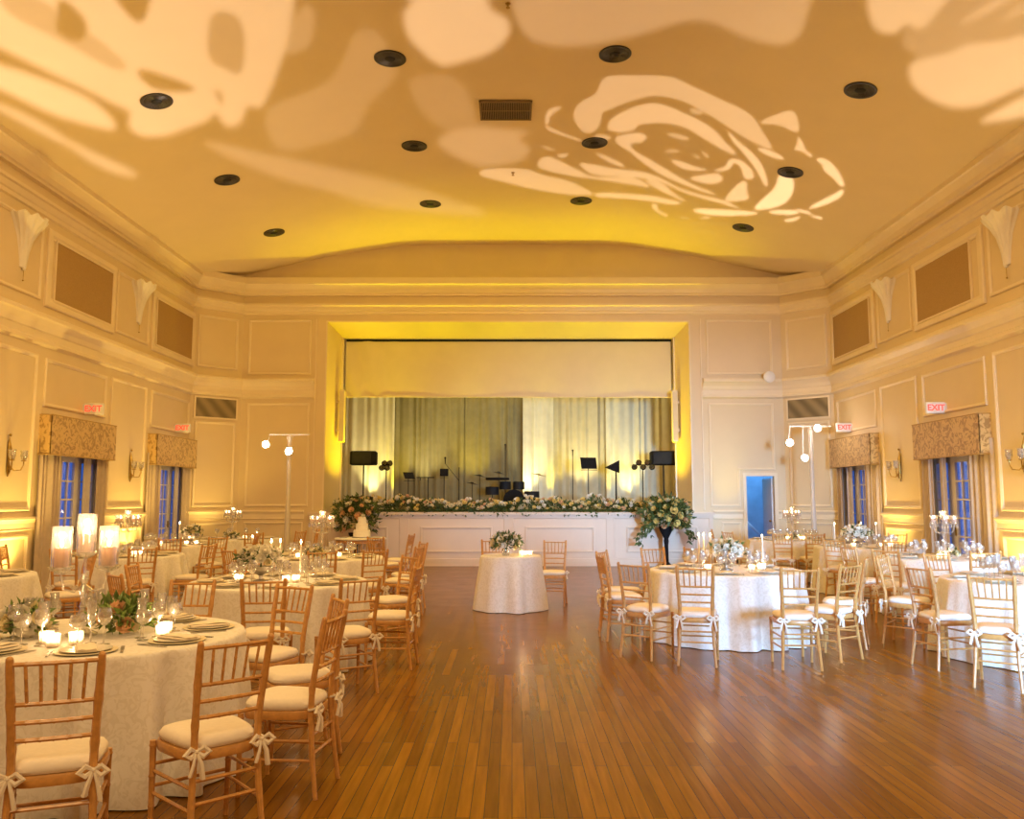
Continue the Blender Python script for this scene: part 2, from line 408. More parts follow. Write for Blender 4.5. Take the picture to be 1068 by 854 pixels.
def sweep(b, path, prof):
    """sweep (out, z) profile along an xy path; out is to the right of travel"""
    pts = [Vector(p) for p in path]; n = len(pts); k = len(prof); base = len(b.v)
    for i, p in enumerate(pts):
        d1 = (p - pts[i - 1]).normalized() if i else (pts[1] - p).normalized()
        d2 = (pts[i + 1] - p).normalized() if i < n - 1 else d1
        n1 = Vector((d1.y, -d1.x)); n2 = Vector((d2.y, -d2.x)); s = n1 + n2; s = s / s.dot(n1)
        for (o_, z) in prof: w = p + s * o_; b.v.append((w.x, w.y, z))
    for i in range(n - 1):
        for j in range(k - 1):
            a = base + i * k + j; b.f.append((a, a + k, a + k + 1, a + 1))
    b.f.append(tuple(range(base, base + k))); b.f.append(tuple(range(base + (n - 1) * k + k - 1, base + (n - 1) * k - 1, -1)))
full = [(-XW, YR), (-XW, YC), (-XB, YB), (XB, YB), (XW, YC), (XW, YR)]
b = MB(); sweep(b, full, [(0, 6.90), (.22, 6.87), (.22, 6.72), (.19, 6.70), (.12, 6.60), (.10, 6.52), (.07, 6.50), (.07, 6.46), (0, 6.45)]); trim(b)
b = MB(); sweep(b, full, [(0, 6.27), (.10, 6.26), (.10, 6.21), (.07, 6.19), (.05, 6.10), (.03, 6.08), (.03, 6.02), (0, 6.0)]); trim(b)
LEDGE = [(0, 4.44), (.17, 4.42), (.19, 4.40), (.19, 4.35), (.15, 4.33), (.09, 4.25), (.07, 4.18), (.05, 4.16), (.05, 4.06), (.07, 4.04), (.07, 3.99), (.03, 3.97), (0, 3.95)]
b = MB(); sweep(b, [(-XW, YR), (-XW, YC), (-XB, YB), (PX0 - .28, YB)], LEDGE); trim(b)
b = MB(); sweep(b, [(PX1 + .30, YB), (XB, YB), (XW, YC), (XW, YR)], LEDGE); trim(b)
RAIL = [(0, 1.30), (.045, 1.29), (.05, 1.26), (.035, 1.24), (.02, 1.20), (.02, 1.12), (.03, 1.10), (0, 1.09)]
BASE = [(0, .16), (.012, .155), (.02, .13), (.02, 0), (0, 0)]
for s, nm in ((-1, 'left'), (1, 'right')):
    edges = [YR] + [e for c in (WINC if s < 0 else WINC_R) for e in (c - HW - .12, c + HW + .12)] + [YC]
    b = MB(); bb = MB()
    for k in range(0, len(edges) - 1, 2):
        y0, y1 = edges[k], edges[k + 1]
        if y1 - y0 < .1: continue
        pth = [(s * XW, y0), (s * XW, y1)]
        if k == len(edges) - 2: continue
        if s > 0: pth = pth[::-1]
        sweep(b, pth, RAIL); sweep(bb, pth, BASE)
    if s < 0: e = [(-XW, YC - .08), (-XW, YC), (-XB, YB), (-4.92, YB)]
    else: e = [(XB - .2, YB), (XB, YB), (XW, YC), (XW, YC - .08)]
    sweep(b, e, RAIL); sweep(bb, e, BASE)
    if s > 0: sweep(b, [(4.76, YB), (DX0 - .09, YB)], RAIL); sweep(bb, [(4.76, YB), (DX0 - .09, YB)], BASE)
    trim(b); struct(bb.build('baseboard_' + nm, M['trim'], smooth=False))

# stage apron with panels
b = MB(); b.box((-.02, STY + .05, STZ / 2), (9.5, .1, STZ)); struct(b.build('wall_stage_front', M['stagep'], smooth=False))
PS = lambda u, z, d: Vector((u, STY - d, z))
b = MB()
b.box((-.02, STY - .02, STZ - .03), (9.56, .1, .06)); b.box((-.02, STY - .008, STZ - .09), (9.5, .016, .06))
b.box((-.02, STY - .015, .06), (9.5, .03, .12))
for u0, u1 in ((-4.7, -2.62), (-2.46, -.16), (-.0, 2.24), (2.38, 4.66)):
    ring_mould(b, PS, rect(u0, u1, .14, STZ - .12), [(0, 0), (0, .012), (.02, .012), (.035, 0)])
    m0 = .30
    ring_mould(b, PS, rect(u0 + m0, u1 - m0, .31, .92), [(0, 0), (0, .02), (.015, .03), (.04, .03), (.055, .01), (.055, 0)])
trim(b, M['stagep'])

# ------------------------------------------------------------------ window bays (French doors, drapes, valances)
def wave_drape(b, p0, p1, z0, z1, amp, waves, nseg=None, seed=0, th=None, gather=0.):
    """hanging folded cloth from p0 to p1 (xy)"""
    r = random.Random(seed); n = nseg or int(waves * 8); p0 = Vector((*p0, 0)); p1 = Vector((*p1, 0)); d = p1 - p0; nr = Vector((-d.y, d.x, 0)).normalized()
    ph = [r.uniform(-.5, .5) for _ in range(int(waves) + 2)]; rows = 6; base = len(b.v)
    for j in range(rows + 1):
        t = j / rows
        for i in range(n + 1):
            a = i / n; w = a * waves; k = int(w); jitter = ph[k] * (1 - (w - k)) + ph[k + 1] * (w - k)
            off = amp * (math.sin(2 * PI * w + jitter * 5) * (.35 + 1.1 * abs(jitter)) + .45 * math.sin(2 * PI * w * .37 + seed)) * (.8 + .4 * t)
            aa = .5 + (a - .5) * (1 - gather * math.sin(PI * t) ** 2)
            v = p0 + d * aa + nr * off; b.v.append((v.x, v.y, z1 + (z0 - z1) * t))
    for j in range(rows):
        for i in range(n):
            q = base + j * (n + 1) + i; b.f.append((q, q + 1, q + n + 2, q + n + 1))
    if th:
        m = len(b.v) - base; base2 = len(b.v)
        for v in list(b.v[base:base + m]): b.v.append((v[0] + nr.x * th, v[1] + nr.y * th, v[2]))
        for j in range(rows):
            for i in range(n):
                q = base2 + j * (n + 1) + i; b.f.append((q, q + n + 1, q + n + 2, q + 1))
wn = [0]
sidename = {-1: 'left', 1: 'right'}
for s in (-1, 1):
    for wi, c in enumerate(WINC_R if s > 0 else WINC):
        wn[0] += 1
        vis = wi >= 3
        far = wi == 4
        # recess box
        b = MB(); xo = s * (XW + .141); xi = s * (XW + .22)
        for y in (c - HW, c + HW):
            b.box(((xo + xi) / 2, y + (.03 if y > c else -.03), 1.26), (abs(xi - xo), .06, 2.52))
        b.box(((xo + xi) / 2, c, 2.53), (abs(xi - xo), 2 * HW + .12, .06))
        b.box(((xo + xi) / 2, c, -.01), (abs(xi - xo), 2 * HW + .12, .06))
        # door frame + french door leaf
        fr = b.build('window_%d' % wn[0], M['doorp'], smooth=False); struct(fr)
        xp = s * (XW + .11); b = MB()
        # two leaves, each 3 x 6 lights
        for y0, y1 in ((c - HW + .005, c - .50), (c - .49, c + .37), (c + .38, c + HW - .005)):
            st = .13 if y1 - y0 > .7 else .09
            b.box((xp, y0 + st / 2, 1.25), (.045, st, 2.46)); b.box((xp, y1 - st / 2, 1.25), (.045, st, 2.46))
            b.box((xp, (y0 + y1) / 2, 2.33), (.041, y1 - y0 - .01, .30)); b.box((xp, (y0 + y1) / 2, .18), (.041, y1 - y0 - .01, .30))
            a0, a1 = y0 + st, y1 - st
            for k in ((1, 2) if y1 - y0 > .7 else (1,)): b.box((xp, a0 + (a1 - a0) * k / (3 if y1 - y0 > .7 else 2), 1.25), (.035, .026, 1.9))
            for k in range(1, 6): b.box((xp, (a0 + a1) / 2, .32 + 1.85 * k / 6), (.031, a1 - a0, .026))
        d = b.build('french_door_frame', M['doorp'], fr, smooth=False)
        b = MB(); b.box((s * (XW + .115), c, 1.25), (.006, 2 * HW - .1, 2.3)); b.build('pane', M['pane'], fr, smooth=False)
        b = MB(); hx = s * (XW + .08); b.box((hx, c + .30, 1.02), (.02, .03, .14)); b.tube([(hx, c + .30, 1.03), (hx - s * .05, c + .30, 1.03), (hx - s * .05, c + .20, 1.03)], .008); b.build('door_handle', M['brass'], fr)
        place = {(-1, 3): 'nearer door on the left wall', (-1, 4): 'farther door on the left wall', (1, 3): 'nearer door on the right wall', (1, 4): 'farther door on the right wall'}.get((s, wi))
        if not vis: continue
        # drapes (outer pair and a pale inner one at the far side)
        rt = thing('door_drapes', 'taupe floor-length drapes parted around the %s' % place, 'drapes', (s * (XW - .02), c, 0), 0, 'drapes at the French doors')
        for y0, y1, sd in ((-1.14, -.52, 1), (.66, 1.12, 2)):
            b = MB(); wave_drape(b, (-s * (.012 if sd == 1 else .06), y0), (-s * (.06 if sd == 1 else .02), y1), .02, 2.5, .035, 5, seed=sd + wi, th=.004); b.build('drape', M['drapew'], rt)
        b = MB(); wave_drape(b, (s * .02, .36), (s * .02, .60), .02, 2.5, .025, 3, seed=9 + wi, th=.004)
        b.build('inner_curtain', M['sheer'], rt)
        b = MB(); b.tube([(-s * .06, -1.02, 2.5), (-s * .06, 1.02, 2.5)], .015); b.build('rod', M['white'], rt)
        # valance
        rt = thing('window_valance', 'boxed gold leaf-patterned valance above the %s' % place, 'valance', (s * XW, c, 2.25), 0, 'brocade valances')
        b = MB()
        b.box((-s * .195, 0, .315), (.02, 2.16, .63)); b.box((-s * .10, -1.07, .315), (.2, .02, .63)); b.box((-s * .10, 1.07, .315), (.2, .02, .63)); b.box((-s * .10, 0, .63), (.2, 2.14, .02))
        b.build('fabric_box', M['valance'], rt, smooth=False)
        b = MB()
        for z in (.01, .63): b.tube([(-s * .207, -1.075, z), (-s * .207, 1.075, z)], .008); b.tube([(-s * .0, -1.082, z), (-s * .207, -1.082, z)], .008)
        b.build('piping', M['grillef'], rt)
        # exit sign on the wall above
        es = thing('exit_sign', 'white exit sign with red letters above the %s' % place, 'exit sign', (s * (XW - .001), c + .28, 2.98), 0, 'exit signs')
        b = MB(); b.box((-s * .17, 0, .13), (.33, .07, .2), .012); b.box((-s * .005, 0, .13), (.01, .12, .16)); b.build('housing', M['white'], es)
        if 'exitmesh' not in KIDS:
            cu = bpy.data.curves.new('lettering', 'FONT'); cu.body = 'EXIT'; cu.size = .145; cu.align_x = 'CENTER'; cu.align_y = 'CENTER'; cu.extrude = .002; cu.offset = .003
            tmp = bpy.data.objects.new('tmp', cu); C.objects.link(tmp); bpy.context.view_layer.update()
            KIDS['exitmesh'] = bpy.data.meshes.new_from_object(tmp); KIDS['exitmesh'].materials.clear(); KIDS['exitmesh'].materials.append(emis('red_exit_letters', (1, .10, .06), .8)); bpy.data.objects.remove(tmp)
        to = bpy.data.objects.new('lettering', KIDS['exitmesh']); C.objects.link(to); to.parent = es; to.location = (-s * .17, -.037, .13); to.rotation_euler = (PI / 2, 0, 0)
# outside
b = MB()
for s in (-1, 1): b.box((s * 12.5, 7, -.2), (9, 40, .1))
b.box((6, 27, -.2), (8, 10, .1))
o = b.build('ground_outside', M['outg'], smooth=False); struct(o)
# blue-lit yard behind the open back door
b = MB(); b.box((6.3, 23.6, 1.9), (3.2, .15, 4.2)); b.box((7.0, 22.0, 1.9), (.1, 3.2, 4.2))
o = b.build('wall_courtyard', M['bluew'], smooth=False); struct(o)
rt = thing('outdoor_staircase', 'blue-lit exterior stair with sloping rail beyond the open back doorway', 'staircase', (5.9, 22.3, 0))
b = MB()
for k in range(7): b.box((.35 - k * .17, .4, .09 + k * .17), (.2, .8, .04))
b.build('treads', M['bluew'], rt, smooth=False)
b = MB(); b.tube([(.62, -.05, .55), (-.75, -.05, 1.95)], .04, 6); b.tube([(.60, -.05, .0), (.60, -.05, .6)], .03, 6); b.tube([(-.70, -.05, .0), (-.70, -.05, 1.95)], .03, 6); b.build('handrail', M['white'], rt)
b = MB(); b.box((0, 0, 0), (.04, .72, 2.02)); b.box((.025, 0, .5), (.01, .5, .6)); b.box((.025, 0, -.45), (.01, .5, .7))
rt = b.build('door_leaf', M['doorp'], smooth=False); rt.location = (DX1 - .01, YB + .48, 1.04); struct(rt); rt.name = 'door_1'
b = MB(); b.ball((-.05, -.3, 0), .03); b.build('door_handle', M['brass'], rt)

# ------------------------------------------------------------------ wall and ceiling fixtures
b = MB(); prof = [(.0, .0), (.045, .0), (.05, .02), (.055, .10), (.07, .25), (.105, .45), (.17, .62), (.235, .74), (.25, .78), (.235, .79), (.16, .63), (.09, .45), (.03, .15), (0, .05)]
# fluted flaring half bowl, leaves at the rim
vs = []; n = 40
for r, z in prof:
    for k in range(n + 1):
        a = -PI / 2 + PI * k / n; fl = 1 + .05 * math.cos(k * PI * 2 / 5) * min(1, z / .4)
        lift = (.03 * math.cos(k * PI * 2 / 8) if z > .7 else 0)
        vs.append((r * fl * math.cos(a) * 1.15, r * fl * math.sin(a) * 1.55, z + lift))
m = len(prof); fs = [(i * (n + 1) + k, i * (n + 1) + k + 1, (i + 1) * (n + 1) + k + 1, (i + 1) * (n + 1) + k) for i in range(m - 1) for k in range(n)]
rt = thing('bowl_sconce', 'x', 'wall light', (0, 0, 0))
b.add(vs, fs); b.build('flared_bowl', M['sconceg'], rt)
b = MB(); b.box((.008, 0, .30), (.016, .09, .5)); b.ball((.03, 0, -.01), .03); b.build('back_plate', M['sconceg'], rt)
b = MB(); b.tube([(.03, 0, -.03), (.03, 0, -.17)], .004, 5); b.ball((.03, 0, -.19), .014); b.build('pull_chain', M['brass'], rt)
P_bs = Proto(rt)
for s, y, l in ((-1, 12.5, 'flared white plaster uplight high on left wall, nearer the camera, cut by the photo edge'), (-1, 16.5, 'flared white plaster uplight high on left wall between the two tan panels'),
                (1, 12.35, 'flared white plaster uplight high on right wall, at the photo edge'), (1, 16.35, 'flared white plaster uplight high on right wall between the two tan panels')):
    P_bs.place((s * (XW - .0), y, 5.03), 0 if s < 0 else PI, l, 'flared plaster uplights')
# tan cloth panels
rt = thing('grille_panel', 'x', 'wall panel', (0, 0, 0))
b = MB(); b.box((.012, 0, .0), (.024, 1.94, .95), 0); b.build('grille_cloth', M['grillef'], rt, smooth=False)
b = MB(); ring_mould(b, lambda u, z, d: Vector((d + .0, u, z)), rect(-1.0, 1.0, -.505, .505), [(0, 0), (0, .035), (.03, .035), (.03, .02)]); b.build('bead_frame', M['trim'], rt, smooth=False)
P_gp = Proto(rt)
for s in (-1, 1):
    for c, w in ((14.37, 'nearer'), (18.3, 'farther')):
        P_gp.place((s * (XW - .0), c - (.1 if s > 0 and c > 18 else .05 * (s > 0)), 5.23), 0 if s < 0 else PI, 'tan recessed cloth panel on upper %s wall, the %s one' % (sidename[s], w), 'tan wall panels')
# striped duct grilles on the corner walls
rt = thing('duct_grille', 'x', 'vent', (0, 0, 0))
b = MB(); b.box((0, -.012, 0), (.98, .024, .44)); b.build('striped_face', M['sgrille'], rt, smooth=False)
b = MB(); ring_mould(b, lambda u, z, d: Vector((u, -d, z)), rect(-.53, .53, -.26, .26), [(0, 0), (0, .03), (.04, .03), (.04, .02)]); b.build('frame', M['trim'], rt, smooth=False)
P_dg = Proto(rt)
mid = PCL(CL / 2, 3.68, .002); P_dg.place(mid, math.atan2(_eu.y, _eu.x), 'striped bronze duct grille on the left corner wall', 'corner duct grilles')
mid = PCR(CL / 2, 3.68, .002); P_dg.place(mid, math.atan2(-_fu.y, -_fu.x), 'striped bronze duct grille on the right corner wall', 'corner duct grilles')
# candle wall sconces
rt = thing('candle_sconce', 'x', 'wall light', (0, 0, 0))
b = MB(); b.tube([(.02, 0, -.28), (.03, 0, -.2), (.02, 0, -.05), (.035, 0, .1), (.02, 0, .22), (.02, 0, .3)], [.006, .03, .018, .035, .02, .004], 8); b.ball((.03, 0, .33), .02); b.build('back_plate', M['brass'], rt)
for q in (-1, 1):
    b = MB(); b.tube([(.04, 0, -.12), (.08, q * .05, -.19), (.14, q * .12, -.18), (.16, q * .15, -.10), (.16, q * .15, -.06)], .009, 6)
    b.lathe([(0, 0), (.035, .01), (.04, .02), (.015, .02), (.013, .09)], 10, (.16, q * .15, -.06)); a = b.build('arm', M['brass'], rt)
    b = MB(); b.lathe([(.028, 0), (.05, .05), (.045, .10), (.055, .14), (.052, .14), (.042, .10), (.047, .05), (.025, 0)], 14, (.16, q * .15, -.03)); b.build('glass_shade', M['glass'], a)
P_cs = Proto(rt)
for s, y, l in ((-1, 12.43, 'brass two-arm candle sconce with glass shades at left photo edge'), (-1, 16.42, 'brass two-arm candle sconce between the left doors'),
                (1, 12.2, 'brass two-arm candle sconce at right photo edge'), (1, 16.15, 'brass two-arm candle sconce between the right doors')):
    P_cs.place((s * XW, y, 2.17), 0 if s < 0 else PI, l, 'brass candle sconces')
# round detector on the back wall
b = MB(); b.lathe([(0, 0), (.12, 0), (.14, .02), (.135, .06), (.10, .085), (0, .09)], 24, mat=Matrix.Rotation(PI / 2, 4, 'X'))
o = b.build('smoke_detector', M['white']); o.location = (6.12, YB - .19, 4.45); tag(o, 'round white detector on the cornice right of the stage', 'detector')

# recessed ceiling cans
rt = thing('recessed_ceiling_light', 'x', 'ceiling light', (0, 0, 0))
b = MB(); b.lathe([(.205, .01), (.225, .0), (.225, -.012), (.205, -.016), (.185, -.010), (.18, .02)], 36); b.build('trim_ring', M['dark'], rt)
b = MB(); pr = [(.19, -.012)]
for k in range(6): r = .185 - .02 * k; pr += [(r, -.012 + .002), (r - .012, -.006)]
pr += [(.05, -.008), (.0001, -.008)]
b.lathe(pr, 36); b.build('baffle', M['dark'], rt)
b = MB(); b.lathe([(.075, -.009), (.06, -.02), (.03, -.027), (.0001, -.03)], 20); b.build('unlit_lamp', M['blackm'], rt)
P_rl = Proto(rt)
rowname = {-5.15: 'left outer row', -1.72: 'left inner row', 1.44: 'right inner row', 4.95: 'right outer row'}
posn = ['nearest the camera', 'middle of three', 'farthest, near the stage']
for x, ys in ((-5.15, (11.75, 14.8, 17.85)), (-1.72, (11.37, 14.35, 17.3)), (1.44, (11.25, 14.22, 17.12)), (4.95, (11.5, 14.55, 17.65))):
    for k, y in enumerate(ys):
        o = P_rl.place((x, y, ceil_z(x) - .004), 0, 'dark round recessed can light in the ceiling, %s, %s' % (rowname[x], posn[k]), 'recessed ceiling lights')
        sl = (ceil_z(x + .05) - ceil_z(x - .05)) / .1; o.rotation_euler = (0, -math.atan(sl), 0)
rt = thing('ceiling_vent', 'brown slotted rectangular air vent in the middle of the ceiling', 'vent', (-.1, 12.95, ceil_z(.1) - .03))
b = MB(); b.box((0, 0, .012), (.80, .62, .012)); b.build('backing', M['void'], rt, smooth=False)
b = MB(); 
for k in range(30): b.box((-.385 + .77 * k / 29, 0, 0), (.012, .60, .02))
b.box((0, 0, .002), (.78, .012, .018)); b.build('slats', M['ventb'], rt, smooth=False)
b = MB(); 
for x in (-.405, .405): b.box((x, 0, 0), (.02, .64, .026))
for y in (-.31, .31): b.box((0, y, 0), (.83, .02, .026))
b.build('frame', M['ventb'], rt, smooth=False)
for x, y, l in ((.02, 15.6, 'tiny brass sprinkler head on the ceiling behind the vent'), (-.05, 10.05, 'tiny brass sprinkler head at the top edge of photo')):
    b = MB(); b.lathe([(.0001, 0), (.035, 0), (.03, -.012), (.01, -.015), (.01, -.05), (.025, -.052), (.025, -.058), (.0001, -.058)], 14)
    o = b.build('sprinkler_head', M['brass']); o.location = (x, y, ceil_z(x)); tag(o, l, 'sprinkler')

# ------------------------------------------------------------------ chairs
def chair_proto():
    t = thing('chiavari_chair', 'x', 'chair')
    R = .0125
    def bamboo(p0, p1, r0, r1, rings, mid=None):
        """points and radii for a turned stick with ring bulges"""
        P0, P1 = Vector(p0), Vector(p1); ks = sorted(set([0, 1] + [x + d for x in rings for d in (-.018, 0, .018)]))
        pts = []; rr = []
        for k in ks:
            p = P0.lerp(P1, k)
            if mid: p = p + Vector(mid) * math.sin(PI * k)
            pts.append(p); base = r0 + (r1 - r0) * k
            rr.append(base * (1.22 if any(abs(k - x) < 1e-6 for x in rings) else 1))
        return pts, rr
    for s in (-1, 1):
        b = MB(); p, r = bamboo((s * .185, .19, 0), (s * .19, .185, .43), .0125, .016, (.3, .62, .95)); b.tube(p, r, 7); b.build('leg', M['gold'], t)
        b = MB()
        kn = [(s * .175, -.235, 0), (s * .160, -.205, .22), (s * .150, -.190, .43), (s * .152, -.195, .56), (s * .160, -.225, .74), (s * .168, -.262, .925)]
        pts = []; rr = []
        for i in range(len(kn) - 1):
            for q in range(4):
                k = q / 4; pts.append(Vector(kn[i]).lerp(Vector(kn[i + 1]), k))
                base = .0125 + .0045 * min(1, pts[-1].z / .4); rr.append(base * (1.18 if q == 0 and i > 0 else 1))
        pts.append(Vector(kn[-1])); rr.append(.015); b.tube(pts, rr, 8); b.ball((kn[-1][0], kn[-1][1], .925), .0155, 8, 5); b.build('leg', M['gold'], t)
    # seat frame: trapezoid rounded slab
    b = MB(); out = []
    for k in range(28):
        a = 2 * PI * k / 28; x = math.copysign(abs(math.cos(a)) ** .55, math.cos(a)); y = math.copysign(abs(math.sin(a)) ** .55, math.sin(a))
        w = .19 + .018 * y; out.append((x * w, y * .20))
    rings_ = [(1, .40), (1.02, .41), (1.02, .435), (1, .445)]
    for sc_, z in rings_: b.v += [(x * sc_, y * sc_, z) for x, y in out]
    for j in range(3):
        for i in range(28): b.f.append((j * 28 + i, j * 28 + (i + 1) % 28, (j + 1) * 28 + (i + 1) % 28, (j + 1) * 28 + i))
    b.f += [tuple(range(27, -1, -1)), tuple(range(84, 112))]
    b.build('seat', M['gold'], t)
    # backrest
    b = MB()
    for z, yy, hw in ((.905, -.258, .165), (.74, -.225, .158), (.665, -.212, .155), (.592, -.2, .152)):
        p, r = bamboo((-hw, yy, z), (hw, yy, z), .0095, .0095, (.17, .34, .5, .66, .83), (0, -.012, 0)); b.tube(p, r, 6)
    for k in range(5):
        a = -1 + 2 * (k + 1) / 6
        p, r = bamboo((a * .153, -.233, .745), (a * .165, -.268, .90), .007, .007, (.33, .66)); b.tube(p, r, 6)
    b.build('backrest', M['gold'], t)
    b = MB()
    for s in (-1, 1):
        for z in (.19, .29): b.tube([(s * .185, .19, z), (s * .160, -.208, z)], .0085, 6)
    for z in (.22, .32):
        b.tube([(-.187, .19, z), (.187, .19, z)], .0085, 6); b.tube([(-.158, -.2, z), (.158, -.2, z)], .0085, 6)
    b.build('stretchers', M['gold'], t)
    # cushion
    b = MB(); n = 32; rs = [(.55, .505), (.80, .503), (.93, .494), (1.0, .475), (1.0, .46), (.95, .447)]
    def sup(a, e=.5): return math.copysign(abs(math.cos(a)) ** e, math.cos(a)), math.copysign(abs(math.sin(a)) ** e, math.sin(a))
    b.v.append((0, 0, .507))
    for sc_, z in rs:
        for k in range(n):
            x, y = sup(2 * PI * k / n); w = .185 + .018 * y; b.v.append((x * w * sc_, y * .195 * sc_ + .0, z))
    for k in range(n): b.f.append((0, 1 + k, 1 + (k + 1) % n))
    for j in range(len(rs) - 1):
        for k in range(n): b.f.append((1 + j * n + k, 1 + (j + 1) * n + k, 1 + (j + 1) * n + (k + 1) % n, 1 + j * n + (k + 1) % n))
    cu = b.build('cushion', M['cush'], t)
    for s in (-1, 1):
        b = MB(); x, y, z = s * .155, -.20, .455
        b.tube([(x + .02 * math.cos(q), y + .02 * math.sin(q), z + .004 * math.sin(2 * q)) for q in [2 * PI * k / 10 for k in range(11)]], .006, 5, flat=1.4)
        yb = y - .026
        for q in (-1, 1):
            b.tube([(x, yb, z), (x + q * .03, yb - .012, z + .018), (x + q * .055, yb - .012, z - .005), (x + q * .03, yb - .012, z - .022), (x, yb, z)], [.004, .008, .009, .008, .004], 5, flat=1.6)
            b.tube([(x, yb, z), (x + q * .018, yb - .018, z - .05), (x + q * .03, yb - .012, z - .10 - .02 * (q > 0))], [.005, .008, .009], 5, flat=1.5)
        b.ball((x, yb - .004, z), .010, 6, 4); b.build('tie_bow', M['ribbon'], cu)
    return Proto(t)
P_chair = chair_proto()
def chair(x, y, deg, label, group):
    """x, y = top of the backrest; deg = the way the chair faces"""
    a = math.radians(deg); P_chair.place((x + math.cos(a) * .262, y + math.sin(a) * .262, 0), a - PI / 2, 'gold chiavari chair ' + label, group)

